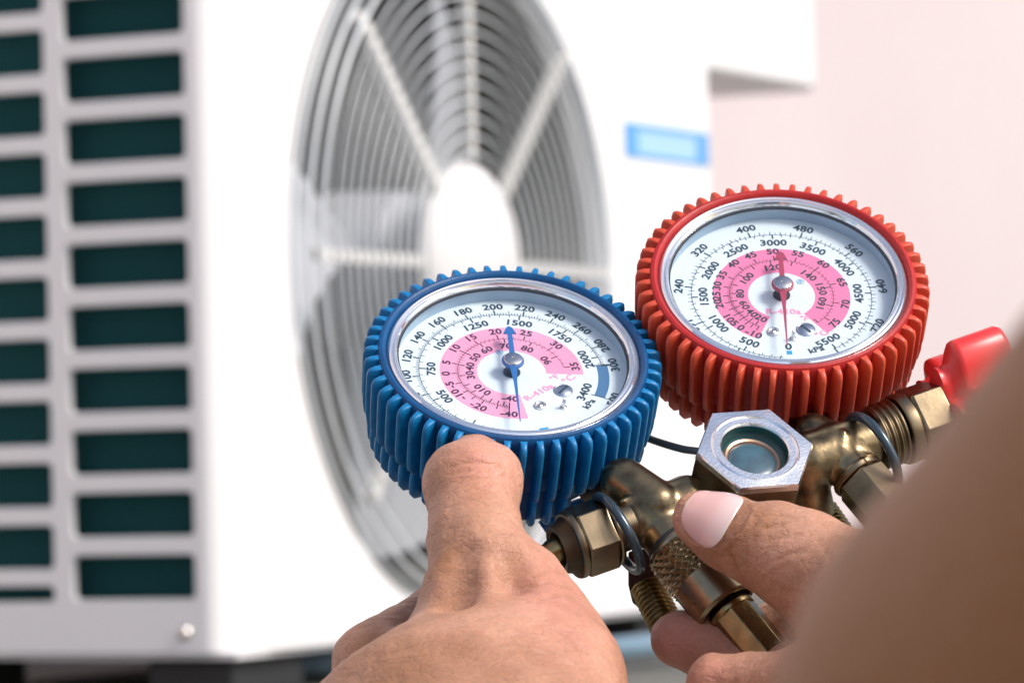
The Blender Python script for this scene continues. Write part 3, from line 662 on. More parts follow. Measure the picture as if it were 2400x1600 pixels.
def npobj(name, vw, fs, m, parent=None, origin=None, attrs=None):
    og = np.array(origin if origin is not None else (WM[parent.name].translation if parent is not None else (0, 0, 0)))
    me = bpy.data.meshes.new(name); me.from_pydata((vw-og).tolist(), [], fs.tolist()); me.materials.append(m)
    me.polygons.foreach_set('use_smooth', [True]*len(me.polygons)); me.update()
    for k, a in (attrs or {}).items():
        at = me.attributes.new(k, 'FLOAT', 'POINT'); at.data.foreach_set('value', a.astype(np.float32))
    return link(name, me, parent, Matrix.Translation(V(og.tolist())))
npobj('valve_body', cam2world(vs), fs, M['brass'], root)

def Wc(p): return cc(*p)
TW = (RT*T.x+UP*T.y+fw*T.z).normalized(); DW = (RT*DP.x+UP*DP.y+fw*DP.z).normalized()
def barF(t, hint=V((0, 0, 1)), rot=0.0): return axisframe(Wc(bar(t)), TW, hint) @ Matrix.Rotation(math.radians(rot), 4, 'Z')
def hexpoly(R, off=0): return [(R*math.cos(math.radians(60*i+off)), R*math.sin(math.radians(60*i+off))) for i in range(6)]
def part(name, m, fn, parent=root, **k):
    g = MB(); fn(g); return obj(name, g, m, parent, **k)
def thread(r, z0, z1, pitch=1.1, dp=0.55):
    p = []; z = z0
    while z < z1: p += [(r-dp, z), (r, z+pitch*0.3), (r, z+pitch*0.5), (r-dp, z+pitch*0.85)]; z += pitch
    return [(0, z0)]+p+[(0, z)]
# gauge stems and square shanks
def tubew(g, a, b, ra, rb=None, n=24):
    a, b = Wc(a), Wc(b); F = axisframe(a, b-a); L = (b-a).length/MM; rb = ra if rb is None else rb
    lathe(g, [(0, 0), (ra, 0), (rb, L), (0, L)], F, n, MM)
part('gauge_stem', M['brassd'], lambda g: tubew(g, s1-(s1b-s1)*0.15, s1b, 4.3, 4.6))
F2 = axisframe(Wc(s2), Wc(s2b)-Wc(s2), UP)
part('gauge_stem', M['brassn'], lambda g: (box(g, F2 @ Matrix.Translation((0, 0, -0.003)), (-6.3, -6.0, 0), (6.3, 6.0, 6.2), MM), lathe(g, [(3.2, 3.0), (5.6, 3.4), (5.9, 4.4), (5.2, 5.6), (4.4, 6.0), (4.2, 14)], F2, 32, MM)), bevel=0.0004)
# left valve bonnet: washer, hex nut, dark bore, stem
part('packing_nut', M['brassn'], lambda g: (prism(g, hexpoly(9.9, 12), barF(0), -22.4, -13.3, MM, chamfer=0.5), lathe(g, [(6.0, -24.4), (8.9, -24.4), (9.2, -23.6), (9.2, -22.4), (6.0, -22.4)], barF(0), 40, MM, closed=True)), bevel=0.0003, angle=25)
part('valve_collar', M['brassn'], lambda g: lathe(g, [(0, -13.4), (9.0, -13.4), (9.2, -12.9), (9.1, -12.2), (8.2, -12.0), (7.2, -11.8), (6.4, -11.2), (6.4, -5), (0, -5)], barF(0), 40, MM), angle=25)
part('valve_bore', M['brassd'], lambda g: lathe(g, [(0, -25.4), (4.0, -25.8), (4.8, -27.6), (6.4, -28.0), (7.0, -26.0), (8.2, -24.2), (0, -24.2)], barF(0), 32, MM))
part('valve_stem', M['brassg'], lambda g: lathe(g, [(0, -42), (2.6, -42), (2.7, -31), (3.3, -30), (3.4, -26), (0, -26)], barF(0), 24, MM))
# right valve: threads, collar, hex nut, stem
part('threaded_bonnet', M['brassn'], lambda g: lathe(g, thread(9.0, 66, 73.5, 1.9, 0.8), barF(0), 40, MM), angle=25)
part('packing_nut', M['brassn'], lambda g: (lathe(g, [(0, 73.5), (9.6, 73.5), (9.8, 74.5), (9.6, 77), (0, 77)], barF(0), 40, MM), prism(g, hexpoly(10.6, 8), barF(0), 77, 87, MM, chamfer=0.7)), bevel=0.0003, angle=25)
part('valve_stem', M['brassg'], lambda g: lathe(g, [(0, 86), (3.3, 86), (3.0, 99), (0, 99)], barF(0), 24, MM))
# fluted hand knobs
def knob(name, m, t0_, t1_, R, r_, nl, rot, label):
    poly = []
    for i in range(nl*14):
        a = 2*math.pi*i/(nl*14); k = 0.5+0.5*math.cos(nl*a); k = k**0.75
        poly.append(((r_+(R-r_)*k)*math.cos(a+rot), (r_+(R-r_)*k)*math.sin(a+rot)))
    g = MB(); F = barF(0); n = len(poly)
    rings = [(0.25, t0_+1.0), (0.60, t0_), (0.70, t0_+0.8), (0.67, t0_+2.5), (0.73, t0_+4.3), (0.92, t0_+5.8), (0.99, t0_+6.6), (1.0, t0_+7.6), (1.0, t1_-2), (0.97, t1_-0.8), (0.88, t1_), (0.4, t1_)]
    vs = [F @ V((x*k*MM, y*k*MM, z*MM)) for k, z in rings for x, y in poly]
    fs = [(q*n+i, q*n+(i+1) % n, (q+1)*n+(i+1) % n, (q+1)*n+i) for q in range(len(rings)-1) for i in range(n)]
    fs += [tuple(range(n))[::-1], tuple((len(rings)-1)*n+i for i in range(n))]
    g.add(vs, fs); return obj(name, g, m, root, label=label, angle=60)
knob('valve_handle', M['handle_b'], -60, -40, 18.6, 12.0, 6, 0.3, 'blue valve handle behind the left thumb')
knob('valve_handle', M['handle_r'], 86, 108, 20.0, 11.0, 5, 1.95, 'red valve handle with scalloped edge')
# hanger rings round the bar
def ringp(px, py, d, nrm, Rx, Ry, tilt, label):
    n_ = dirw(*nrm); x = (UP-n_*UP.dot(n_)).normalized(); y = n_.cross(x); c = P(px, py, d)
    ct, st_ = math.cos(tilt), math.sin(tilt); x, y = x*ct+y*st_, y*ct-x*st_
    g = MB(); tube(g, [c+x*(Rx*MM*math.cos(a))+y*(Ry*MM*math.sin(a)) for a in [2*math.pi*i/56 for i in range(56)]], 1.3*MM, 14, closed=True); return obj('hanger_ring', g, M['ringm'], root, label=label)
ringp(1449, 1250, 1.112, (0.86, 0.47, 0.24), 10.9, 10.9, 0.0, None)
ringp(2046, 1068, 1.133, (0.84, 0.42, 0.36), 11.6, 11.2, 0.15, None)
part('hanger_wire', mat('dark_wire', (0.12, 0.135, 0.135), 0.35, 0.3), lambda g: tube(g, smoothpath([P(1400, 985, 1.175), P(1480, 1012, 1.165), P(1545, 1036, 1.155), P(1600, 1052, 1.150), P(1650, 1062, 1.148), P(1700, 1100, 1.15)], 8), 1.05*MM, 12))
part('hanger_wire', M['handle_b'], lambda g: tube(g, smoothpath([P(1270, 1235, 1.15), P(1330, 1195, 1.15), P(1380, 1180, 1.148), P(1430, 1196, 1.145), P(1460, 1230, 1.14)], 8), 1.9*MM, 12))
# sight glass: hexagonal chrome head
sgc = P(1770, 1050, 1.118); sn = dirw(0.142, 0.718, -0.681); su = (UP-sn*UP.dot(sn)).normalized(); sr = su.cross(sn); sr = sr if sr.dot(RT) > 0 else -sr
SG = frame(sgc, sr, su, sn)
def sg(g):
    hp = hexpoly(16.2, 5.1); n = 48; F = SG
    vs = []
    def hexr(a):
        q = (math.degrees(a)-5.1) % 60; return 16.2*math.cos(math.radians(30))/math.cos(math.radians(q-30))
    rings = [lambda a: (9.0, -5.5), lambda a: (9.0, -0.4), lambda a: (9.4, 0.0), lambda a: (11.0, 0.0), lambda a: (11.5, 0.45), lambda a: (11.9, 0.15), lambda a: (hexr(a)-0.35, 0.0), lambda a: (hexr(a), -0.5-max(0, hexr(a)-15.2)*0.55), lambda a: (hexr(a), -2.2)]
    k = 72
    for fn in rings:
        for i in range(k): a = 2*math.pi*i/k+math.radians(5.1); r, z = fn(a); vs.append(F @ V((r*math.cos(a)*MM, r*math.sin(a)*MM, z*MM)))
    fs = [(q*k+i, q*k+(i+1) % k, (q+1)*k+(i+1) % k, (q+1)*k+i) for q in range(len(rings)-1) for i in range(k)]
    g.add(vs, fs)
sgo = part('sight_glass', M['chrome'], sg, label='chrome hexagonal sight glass between the gauges', angle=28)
part('sight_base', M['brassn'], lambda g: (prism(g, hexpoly(16.0, 5.1), SG, -12.0, -6.2, MM, chamfer=0.2), g.add([SG @ V((x*MM, y*MM, z*MM)) for z in (-6.4, -2.1) for x, y in hexpoly(16.05, 5.1)], [(i, (i+1) % 6, 6+(i+1) % 6, 6+i) for i in range(6)]), lathe(g, [(13.8, -11.9), (11, -15), (7, -20), (0, -20)], SG, 40, MM)), parent=sgo, angle=25, bevel=0.0004)
part('sight_wall', M['sightdark'], lambda g: lathe(g, [(8.95, -0.9), (8.7, -3.0), (8.0, -4.2), (7.6, -4.4)], SG, 48, MM), parent=sgo)
part('sight_seal', M['sightcopper'], lambda g: lathe(g, [(7.7, -4.3), (7.3, -4.0), (6.7, -4.2), (6.3, -4.9)], SG, 48, MM), parent=sgo)
part('sight_window', M['sightblue'], lambda g: lathe(g, [(6.5, -4.9), (6.0, -4.6), (4.5, -4.3), (2.5, -4.1), (0, -4.0)], SG, 48, MM), parent=sgo)
part('sight_lens', M['sightlens'], lambda g: lathe(g, [(8.98, -2.0), (7.5, -1.8), (5, -1.6), (0, -1.5)], SG, 48, MM), parent=sgo)
# threaded flare stubs and maroon bracket
a = P(1514, 1368, 1.129); b = P(1562, 1466, 1.123)
part('flare_port', M['brassg'], lambda g: lathe(g, thread(4.7, 0, 13.0, 1.35, 0.6)[1:]+[(3.4, 14.9), (3.2, 14)], axisframe(a, b-a), 36, MM), angle=25)
a2 = P(1922, 1200, 1.140); b2 = P(1992, 1300, 1.134)
part('flare_port', M['brassg'], lambda g: lathe(g, thread(5.0, 0, 14, 1.35, 0.6)[1:]+[(3.4, 15.4), (3.2, 14)], axisframe(a2, b2-a2), 36, MM), angle=25)
def brk(g):
    pl = [(1472, 1292), (1542, 1280), (1580, 1310), (1575, 1390), (1530, 1402), (1498, 1424), (1482, 1412), (1472, 1370)]
    A = [P(x, y, 1.131) for x, y in pl]; B = [P(x+2, y, 1.133) for x, y in pl]; n = len(pl)
    g.add(A+B, [tuple(range(n)), tuple(range(2*n-1, n-1, -1))]+[(i, (i+1) % n, n+(i+1) % n, n+i) for i in range(n)])
part('bracket', M['plate'], brk, smooth=False, bevel=0.0005)
# right hose port: collar and hex adaptor running under the arm
F3 = axisframe(Wc(c2), DW)
part('port_adaptor', M['brassn'], lambda g: (lathe(g, [(0, 7.6), (7.0, 7.6), (7.4, 8.6), (7.2, 9.8), (6.2, 10.2), (0, 10.2)], F3, 36, MM), prism(g, hexpoly(7.7, 20), F3, 10.2, 30, MM, chamfer=0.4)), angle=25, bevel=0.0003)

# ------------------------------------------------------------------ charging hose (screwed to the left port)
F4 = axisframe(Wc(c1), DW, UP)
hz = thing('charging_hose', 'refrigerant charging hose with knurled brass coupling under the right thumb', 'hose', F4 @ V((0, 0, 0.01)))
part('gasket', M['rubber'], lambda g: lathe(g, [(0, 8.4), (7.2, 8.4), (7.9, 9.2), (8.0, 10.2), (0, 10.2)], F4, 40, MM), parent=hz)  # rubber seal at the hose port
def knurl(g):
    n, m = 288, 84; vs = []; fs = []; z0, z1, zk = 10.0, 33.0, 22.5
    for i in range(m+1):
        z = z0+(z1-z0)*i/m
        for j in range(n):
            a = 2*math.pi*j/n; r = 8.8
            if z < 10.8: r = 8.0+0.5*(z-10)/0.8
            if 11.8 < z < zk:
                u_ = a*20/(2*math.pi); w_ = (z-11.8)/2.5
                p1 = abs(((u_+w_) % 1)-0.5)*2; p2 = abs(((u_-w_) % 1)-0.5)*2
                r = 8.2+1.35*min(p1, p2)
            elif z >= zk: r = 8.9
            if z > 32.3: r = 8.9-0.8*(z-32.3)/0.7
            vs.append(F4 @ V((r*math.cos(a)*MM, r*math.sin(a)*MM, z*MM)))
    fs = [(i*n+j, i*n+(j+1) % n, (i+1)*n+(j+1) % n, (i+1)*n+j) for i in range(m) for j in range(n)]
    g.add(vs, fs)
def knurl2(g):
    knurl(g); lathe(g, [(8.1, 33.0), (7.3, 33.0), (7.1, 32.0), (7.0, 28.0), (0, 28.0)], F4, 48, MM)
part('knurled_coupling', M['brassk'], knurl2, parent=hz, angle=22)
part('hose_barb', M['brassg'], lambda g: (lathe(g, [(0, 26), (5.2, 26), (5.2, 32.6), (6.2, 33.2), (6.9, 34.6), (6.7, 35.6), (6.3, 36.0)], F4, 48, MM), prism(g, [(6.7*math.cos(math.radians(45*i+10)), 6.7*math.sin(math.radians(45*i+10))) for i in range(8)], F4, 35.4, 52, MM, chamfer=0.4), lathe(g, [(0, 51.8), (6.2, 52), (6.8, 53), (6.8, 55), (6.2, 56.5), (0, 56.5)], F4, 40, MM)), parent=hz, angle=28, bevel=0.0003)
he = F4 @ V((0, 0, 0.049))
part('hose_tube', M['hose'], lambda g: tube(g, smoothpath([F4 @ V((0, 0, 0.052)), F4 @ V((0, 0, 0.065)), F4 @ V((0, 0, 0.080))+V((0, 0, -0.01)), P(1960, 1850, 1.05), P(1980, 2500, 1.02), P(1900, 3800, 1.03), V((0.10, 1.1, 0.45)), V((0.2, 1.3, 0.1)), V((0.5, 1.6, 0.012)), V((1.2, 1.9, 0.012))], 8), 5.2*MM, 16), parent=hz)

# ================================================================== PERSON (two hands and forearms, one mesh)
def J(px, py, d): return Pc(px*1.02041, py*1.02041, d)     # joints measured on a 2352-px wide view
CR = []   # creases: list of (polyline px, sigma px, depth m, dmin, dmax)
def left_fn(G):
    r = MM; k = 7*r
    # thumb: bent knuckle, tip pressing on the boot
    d = cone(G, J(1080, 1112, 1.098), J(1092, 1068, 1.113), 10.6*r, 8.5*r)
    d = smin(d, cone(G, J(1048, 1096, 1.099), J(1132, 1090, 1.099), 7.0*r, 7.2*r), 4*r)
    d = smin(d, cone(G, J(1086, 1125, 1.095), J(1092, 1240, 1.083), 12.0*r, 11.0*r), 5*r)
    d = smin(d, cone(G, J(1092, 1240, 1.083), J(1115, 1350, 1.073), 11.3*r, 13.6*r), 5*r)
    d = smin(d, cone(G, J(1145, 1385, 1.070), J(1225, 1560, 1.055), 14.5*r, 21*r), 11*r)     # thumb metacarpal
    d = smin(d, cone(G, J(1105, 1440, 1.073), J(1060, 1640, 1.05), 14*r, 26*r), 10*r)
    d = smin(d, cone(G, J(1020, 1545, 1.082), J(940, 1720, 1.055), 15*r, 27*r), 9*r)          # web / first dorsal muscle
    d = smin(d, cone(G, J(1250, 1500, 1.07), J(1225, 1760, 1.03), 14*r, 22*r), 14*r)
    d = smin(d, cone(G, J(885, 1560, 1.095), J(900, 1760, 1.07), 13*r, 22*r), 9*r)            # index knuckle
    # tendons to the thumb
    d = smin(d, cone(G, J(1100, 1225, 1.0735), J(1120, 1430, 1.0585), 2.6*r, 2.2*r), 7*r)
    d = smin(d, cone(G, J(1225, 1330, 1.076), J(1300, 1560, 1.052), 5.0*r, 6*r), 10*r)
    # index finger running behind the thumb, then curling under the manifold
    f = cone(G, J(862, 1524, 1.098), J(1000, 1404, 1.122), 11.3*r, 6.8*r)
    f = smin(f, cone(G, J(1000, 1404, 1.122), J(1110, 1410, 1.148), 6.8*r, 7.6*r), 3*r)
    f = smin(f, cone(G, J(1110, 1410, 1.148), J(1215, 1440, 1.142), 8.0*r, 7.0*r), 3*r)
    d = smin(d, f, 2.5*r)
    # middle, ring and little finger, curled beneath
    for i, (x, y, z, rr) in enumerate(((900, 1590, 1.112, 9.5), (930, 1680, 1.108, 9.0), (965, 1760, 1.095, 8.0))):
        f = cone(G, J(x, y, z), J(x+150, y-30, z+0.034), rr*r, (rr-1.2)*r)
        f = smin(f, cone(G, J(x+150, y-30, z+0.034), J(x+275, y-10, z+0.034), (rr-1.2)*r, (rr-1.8)*r), 3*r)
        f = smin(f, cone(G, J(x+275, y-10, z+0.034), J(x+320, y+20, z+0.014), (rr-1.8)*r, (rr-2.4)*r), 3*r)
        d = smin(d, f, 3*r)
    # wrist and forearm
    d = smin(d, cone(G, J(1080, 1760, 1.045), J(1040, 2150, 0.98), 30*r, 27*r, ((0.2, 0.3, 1), 1.3)), 20*r)
    d = smin(d, cone(G, J(1040, 2150, 0.98), J(1150, 4600, 0.66), 27*r, 42*r), 20*r)
    # hollow beside the tendon
    hol = cone(G, J(1172, 1275, 1.0595), J(1180, 1345, 1.0545), 1.6*r, 1.2*r); d = -smin(-d, hol, 9*r)
    hol = cone(G, J(1058, 1270, 1.0615), J(1052, 1400, 1.0515), 1.6*r, 1.6*r); d = -smin(-d, hol, 9*r)
    return d
def right_fn(G):
    r = MM
    # thumb lying over the hose coupling, nail towards the camera
    d = cone(G, J(1612, 1192, 1.094), J(1672, 1222, 1.091), 7.6*r, 9.0*r, ((0.2, 0.4, -1), 1.12))
    d = smin(d, cone(G, J(1672, 1222, 1.091), J(1768, 1262, 1.085), 9.0*r, 10.8*r), 4*r)
    d = smin(d, cone(G, J(1768, 1256, 1.085), J(1870, 1312, 1.077), 10.6*r, 12.5*r), 4*r)
    d = smin(d, cone(G, J(1800, 1226, 1.084), J(1850, 1240, 1.080), 6.2*r, 6.6*r), 6*r)
    d = smin(d, cone(G, J(1870, 1312, 1.077), J(1985, 1385, 1.066), 12.5*r, 16*r), 6*r)
    d = smin(d, cone(G, J(1985, 1385, 1.066), J(2070, 1500, 1.04), 16*r, 19*r), 8*r)
    # index and middle finger roots, in the shade behind the coupling
    d = smin(d, cone(G, J(1720, 1500, 1.130), J(1930, 1430, 1.120), 10*r, 14*r), 4*r)
    d = smin(d, cone(G, J(1930, 1430, 1.120), J(2060, 1450, 1.085), 14*r, 19*r), 6*r)
    # index fingertip under the coupling
    f = cone(G, J(1560, 1466, 1.108), J(1640, 1490, 1.106), 7.4*r, 8.2*r)
    f = smin(f, cone(G, J(1640, 1490, 1.106), J(1790, 1560, 1.098), 8.2*r, 9.5*r), 3*r)
    f = smin(f, cone(G, J(1790, 1560, 1.098), J(1990, 1600, 1.07), 9.5*r, 13*r), 5*r)
    d = smin(d, f, 4*r)
    # middle finger, nearer the camera
    f = cone(G, J(1648, 1572, 1.062), J(1740, 1585, 1.058), 8.0*r, 8.8*r)
    f = smin(f, cone(G, J(1740, 1585, 1.058), J(1900, 1590, 1.04), 8.8*r, 12*r), 4*r)
    d = smin(d, f, 3*r)
    for i in range(2):
        x, y, z = 1680+35*i, 1675+85*i, 1.058-0.006*i
        f = cone(G, J(x, y, z), J(x+90, y+5, z-0.005), (7.8-i)*r, (8.6-i)*r)
        f = smin(f, cone(G, J(x+90, y+5, z-0.005), J(x+230, y-30, z-0.02), (8.6-i)*r, 11*r), 4*r)
        d = smin(d, f, 3*r)
    # palm, wrist, forearm coming back past the camera
    d = smin(d, cone(G, J(2060, 1510, 1.05), J(2080, 1630, 1.02), 20*r, 24*r), 12*r)
    d = smin(d, cone(G, J(1950, 1650, 1.045), J(2060, 1660, 1.01), 16*r, 23*r), 10*r)
    d = smin(d, cone(G, J(2060, 1640, 1.01), J(2290, 1665, 0.74), 25*r, 33*r), 6*r)
    d = smin(d, cone(G, J(2300, 1660, 0.74), J(2630, 1765, 0.48), 33*r, 42*r), 4*r)
    d = smin(d, cone(G, J(2630, 1765, 0.48), J(3560, 780, 0.44), 42*r, 44*r), 3*r)
    d = smin(d, cone(G, J(3560, 780, 0.44), J(5600, 700, 0.36), 44*r, 48*r), 3*r)
    return d
fine = 0.00075
b0, b1 = J(700, 1700, 1.05), J(1440, 1010, 1.05)
xs = grid_axis(J(700, 0, 1.05).x, J(1440, 0, 1.12).x, fine, lo=-0.10, hi=0.06); ys = grid_axis(J(0, 1600, 1.03).y, J(0, 1000, 1.1).y, fine, lo=-0.31)
zs = grid_axis(1.035, 1.170, fine, lo=0.61, hi=1.19)
lv, lf = sdf_mesh(left_fn, xs, ys, zs)
xs = grid_axis(J(1470, 0, 1.10).x, J(2050, 0, 1.0).x, fine, hi=0.24, lo=J(1470, 0, 1.10).x-0.004); ys = grid_axis(J(0, 1600, 1.04).y, J(0, 1090, 1.1).y, fine, lo=-0.17, hi=0.07)
zs = grid_axis(1.035, 1.125, fine, lo=0.30, hi=1.135)
rv, rf = sdf_mesh(right_fn, xs, ys, zs)
pv = np.concatenate([lv, rv]).astype(np.float64); pf = np.concatenate([lf, rf+len(lv)])
# skin creases pressed into the surface (knuckle folds, web fold)
tmpm = bpy.data.meshes.new('t'); tmpm.from_pydata(pv.tolist(), [], pf.tolist()); tmpm.update()
nr = np.zeros(len(pv)*3, np.float32); tmpm.vertices.foreach_get('normal', nr); nr = nr.reshape(-1, 3)
if (nr[:, 2][pv[:, 2] < 0.9].mean()) > 0: pass
bpy.data.meshes.remove(tmpm)
px = 1200+FPX*pv[:, 0]/pv[:, 2]; py = 800-FPX*pv[:, 1]/pv[:, 2]; px /= 1.02041; py /= 1.02041
facing = np.clip(-nr[:, 2]*1.6+0.1, 0, 1)
def crease(poly, sig, dep, dlo=1.0, dhi=1.12):
    best = np.full(len(pv), 1e9)
    for (a, b) in zip(poly[:-1], poly[1:]):
        ax_, ay_ = a; bx, by = b; dx, dy = bx-ax_, by-ay_
        t_ = np.clip(((px-ax_)*dx+(py-ay_)*dy)/(dx*dx+dy*dy), 0, 1); q = np.hypot(px-ax_-t_*dx, py-ay_-t_*dy); best = np.minimum(best, q)
    m_ = (pv[:, 2] > dlo) & (pv[:, 2] < dhi)
    return np.where(m_, np.exp(-(best/sig)**2)*dep, 0)*facing
disp = np.zeros(len(pv)); dirt = np.zeros(len(pv))
for args in (([(1035, 1072), (1060, 1062), (1100, 1058), (1150, 1072)], 5, 0.0004), ([(1030, 1090), (1070, 1078), (1110, 1074), (1160, 1092)], 5, 0.0003), ([(1045, 1106), (1080, 1096), (1130, 1098)], 5, 0.0003),
             
             ([(1225, 1320), (1265, 1308), (1300, 1316)], 6, 0.0004), ([(1215, 1345), (1270, 1335), (1320, 1350)], 6, 0.0004), ([(1240, 1378), (1290, 1362), (1340, 1378)], 6, 0.00035),
             ([(1729, 1239), (1748, 1212), (1793, 1205), (1815, 1193)], 5, 0.0005), ([(1680, 1242), (1673, 1269), (1695, 1303)], 7, 0.0006), ([(1717, 1257), (1710, 1299)], 5, 0.0004),
             ([(1785, 1284), (1808, 1273), (1845, 1265)], 5, 0.0004), ([(1777, 1317), (1808, 1291)], 5, 0.0004), ([(1722, 1176), (1738, 1190), (1734, 1206)], 5, 0.0004), ([(1750, 1185), (1790, 1180), (1830, 1192)], 4, 0.0003), ([(1745, 1262), (1770, 1240), (1800, 1232)], 4, 0.0003), ([(1880, 1240), (1905, 1275), (1900, 1320)], 6, 0.0003)):
    c_ = crease(*args); disp -= c_*(0.6 if args[0][0][0] > 1600 else 1.0)*(0.6+0.8*(0.5+0.5*np.sin(px*0.11+py*0.19))); dirt = np.maximum(dirt, np.clip(c_/0.0005, 0, 1)*(0.5+0.5*np.sin(px*0.17-py*0.07)))
# nail bed fold round the thumb nail
np_ = [(1552, 1166), (1596, 1122), (1655, 1124), (1716, 1146), (1728, 1172), (1700, 1222), (1652, 1262), (1594, 1244), (1556, 1208), (1552, 1166)]
disp -= crease(np_, 7, -0.0005)
th = math.atan2(38, 66); nu = (px-1636)*math.cos(th)+(py-1190)*math.sin(th); nv_ = -(px-1636)*math.sin(th)+(py-1190)*math.cos(th)
from mathutils import noise as mn
near = pv[:, 2] > 0.93; rel = np.zeros(len(pv))
idx = np.nonzero(near)[0]
rel[idx] = [mn.noise((a*150, b*150, c*150))*0.00030+mn.noise((a*420+9, b*330, c*420))*0.00014 for a, b, c in pv[idx]]
def inpoly(pl, gx, gy):
    ins = np.zeros(len(gx), bool)
    for (x1, y1), (x2, y2) in zip(pl[:-1], pl[1:]):
        c_ = ((y1 > gy) != (y2 > gy)) & (gx < (x2-x1)*(gy-y1)/(y2-y1+1e-9)+x1); ins ^= c_
    return ins
under = inpoly(np_, px, py) & (pv[:, 2] < 1.10)
rel[under] = 0; disp[under] = np.minimum(disp[under], 0.0)-0.0001
disp += rel
pv += nr*disp[:, None]
flush = np.zeros(len(pv)); tan_shade = dirt*0.5
def blob(x, y, s, zlo, zhi): return np.exp(-((px-x)**2+(py-y)**2)/s**2)*((pv[:, 2] > zlo) & (pv[:, 2] < zhi))
flush += 0.55*blob(1550, 1480, 85, 1.09, 1.13)+0.45*blob(1120, 1060, 70, 1.0, 1.13)+0.25*blob(1250, 1330, 90, 1.0, 1.13)+0.3*blob(1640, 1550, 60, 1.0, 1.08)+0.25*blob(1320, 1420, 120, 1.0, 1.1)
tan_shade += np.clip((1.035-pv[:, 2])/0.08, 0, 1)*np.where(px > 1500, 0.95, 0.35)+0.45*blob(1010, 1290, 50, 1.0, 1.12)+0.35*blob(1170, 1300, 40, 1.0, 1.1)+0.5*blob(900, 1530, 110, 1.0, 1.13)+0.5*blob(1705, 1222, 30, 1.0, 1.12)+0.3*blob(1680, 1270, 26, 1.0, 1.12)+0.35*blob(1755, 1200, 30, 1.0, 1.12)+0.2*blob(1830, 1330, 45, 1.0, 1.1)+0.3*blob(1100, 1130, 30, 1.0, 1.1)  # tan deepened by painted shade on forearm and hand hollows; thumb blobs are dirt
pers = npobj('person', cam2world(pv), pf, M['skin'], None, P(1500, 2100, 0.9), {'flush': np.clip(flush, 0, 1), 'tan': np.clip(tan_shade, 0, 1)})
tag(pers, 'pair of bare hands and forearms holding the brass gauge manifold from both sides', 'person')
# thumb nail: a curved plate hugging the tip
def nail():
    A = np.array(J(1607, 1190, 1.094)); B = np.array(J(1672, 1220, 1.091)); ax_ = (B-A)/np.linalg.norm(B-A)
    N = np.array((-0.10, 0.42, -0.90)); N -= ax_*(N@ax_); N /= np.linalg.norm(N); S = np.cross(ax_, N)
    L0, L1 = -0.0032, 0.0114; m, n = 26, 18; vs = []; att = []
    for i in range(m+1):
        s_ = i/m; x = L0+(L1-L0)*s_; e = abs(2*s_-1)
        wd_ = (1-e**3.2)**(1/2.4) if e < 1 else 0.02
        wd_ = max(wd_, 0.02)
        for j in range(n+1):
            v_ = (2*j/n-1)*wd_; ph_ = v_*math.radians(58)
            dir_ = N*math.cos(ph_)+S*math.sin(ph_); o_ = A+ax_*x
            ts = np.linspace(0.003, 0.017, 141); q_ = o_[None]+dir_[None]*ts[:, None]
            f_ = right_fn((q_[:, 0], q_[:, 1], q_[:, 2])); i_ = int(np.argmax(f_ > 0)); i_ = i_ if f_.max() > 0 else 60
            rad = ts[i_]-0.0001*f_[i_]/max(f_[i_]-f_[i_-1], 1e-9)
            vs.append(o_+dir_*(rad+0.00030-0.0004*max(0, abs(v_)-0.75))); att.append(s_ if abs(v_) < 0.9 else min(s_, 0.5))
    vs = np.array(vs); k = n+1
    top = vs+N*0.00042; allv = np.concatenate([top, vs-N*0.0002]); q = len(vs)
    fs = [(i*k+j, (i+1)*k+j, (i+1)*k+j+1, i*k+j+1) for i in range(m) for j in range(n)]
    rim = [j for j in range(k)]+[i*k+n for i in range(1, m+1)]+[m*k+j for j in range(n-1, -1, -1)]+[i*k for i in range(m-1, 0, -1)]
    fs2 = [tuple(reversed([q+a for a in f])) for f in fs]
    fs3 = [(rim[t_], rim[(t_+1) % len(rim)], q+rim[(t_+1) % len(rim)], q+rim[t_]) for t_ in range(len(rim))]
    return allv, fs+fs2+fs3, np.array(att+att)
nv, nf, na = nail()
og = np.array(pers.matrix_basis.translation); me = bpy.data.meshes.new('fingernail'); me.from_pydata((cam2world(nv)-og).tolist(), [], nf); me.materials.append(M['nail'])
import bmesh
bm = bmesh.new(); bm.from_mesh(me); bmesh.ops.recalc_face_normals(bm, faces=bm.faces); bm.to_mesh(me); bm.free()
me.polygons.foreach_set('use_smooth', [True]*len(me.polygons)); at = me.attributes.new('flush', 'FLOAT', 'POINT'); at.data.foreach_set('value', na.astype(np.float32)); me.update()
link('fingernail', me, pers, Matrix.Translation(V(og.tolist())))

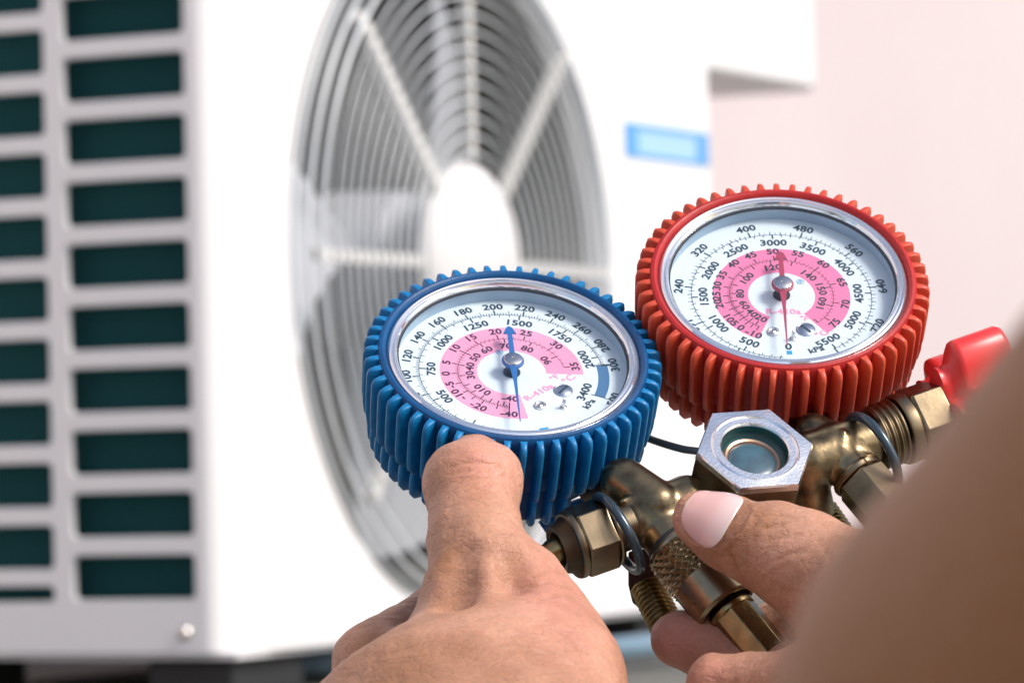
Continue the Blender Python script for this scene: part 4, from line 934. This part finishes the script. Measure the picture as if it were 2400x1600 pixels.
# unseen rest of the person, added and posed to shade the near forearm
def g3(lo, hi, h): return [np.arange(lo[i], hi[i]+h, h) for i in range(3)]
def head_fn(G):
    d = cone(G, (0.265, 0.345, 1.16), (0.265, 0.335, 1.235), 0.070, 0.088)
    d = smin(d, cone(G, (0.255, 0.365, 1.13), (0.252, 0.372, 1.10), 0.055, 0.035), 0.03)
    d = smin(d, cone(G, (0.275, 0.31, 1.12), (0.28, 0.26, 1.00), 0.052, 0.062), 0.03)
    d = smin(d, cone(G, (0.262, 0.408, 1.190), (0.260, 0.424, 1.158), 0.008, 0.013), 0.014)
    for sx in (-1, 1): d = smin(d, cone(G, (0.265+sx*0.086, 0.325, 1.185), (0.265+sx*0.088, 0.325, 1.150), 0.012, 0.008), 0.01)
    for sx in (-1, 1):
        e = cone(G, (0.263+sx*0.032, 0.424, 1.197), (0.263+sx*0.034, 0.424, 1.197), 0.011, 0.011); d = -smin(-d, e, 0.012)
    return d
def shirt_fn(G):
    d = cone(G, (0.28, 0.16, 0.42), (0.28, 0.22, 0.90), 0.145, 0.135)
    d = smin(d, cone(G, (0.14, 0.29, 0.945), (0.42, 0.20, 0.965), 0.062, 0.066), 0.05)
    d = smin(d, cone(G, (0.14, 0.29, 0.935), (0.06, 0.46, 0.855), 0.056, 0.050), 0.03)
    return smin(d, cone(G, (0.42, 0.20, 0.965), (0.27, 0.31, 0.985), 0.062, 0.057), 0.03)
def arm_fn(G):
    d = cone(G, (0.13, 0.30, 0.935), (0.008, 0.66, 0.765), 0.046, 0.040)
    return np.minimum(d, cone(G, (0.42, 0.20, 0.965), (0.15, 0.40, 1.0), 0.050, 0.045))
def hair_fn(G):
    d = cone(G, (0.267, 0.325, 1.185), (0.268, 0.320, 1.245), 0.080, 0.092)
    cut = (G[1]-0.385)+(1.24-G[2])*0.55
    return np.maximum(d, cut)
for nm, fn, lo_, hi_, h_, m_ in (('neck_and_head', head_fn, (0.14, 0.17, 0.90), (0.40, 0.48, 1.36), 0.005, M['skin']), ('hair', hair_fn, (0.15, 0.20, 1.05), (0.39, 0.45, 1.36), 0.005, mat('black_hair', (0.015, 0.012, 0.01), 0.5, bump=0.8, bscale=300)),
                              ('shirt', shirt_fn, (0.10, -0.02, 0.24), (0.52, 0.55, 1.06), 0.008, mat('navy_cotton', (0.03, 0.045, 0.09), 0.85, bump=0.3, bscale=400)), ('upper_arm', arm_fn, (-0.06, 0.13, 0.70), (0.49, 0.72, 1.06), 0.006, M['skin'])):
    if nm == 'shirt': lo_ = (0.0, -0.02, 0.24); hi_ = (0.52, 0.55, 1.06)
    a_ = g3(lo_, hi_, h_); v_, f_ = sdf_mesh(fn, *a_)
    npobj(nm, v_.astype(np.float64), f_, m_, pers)
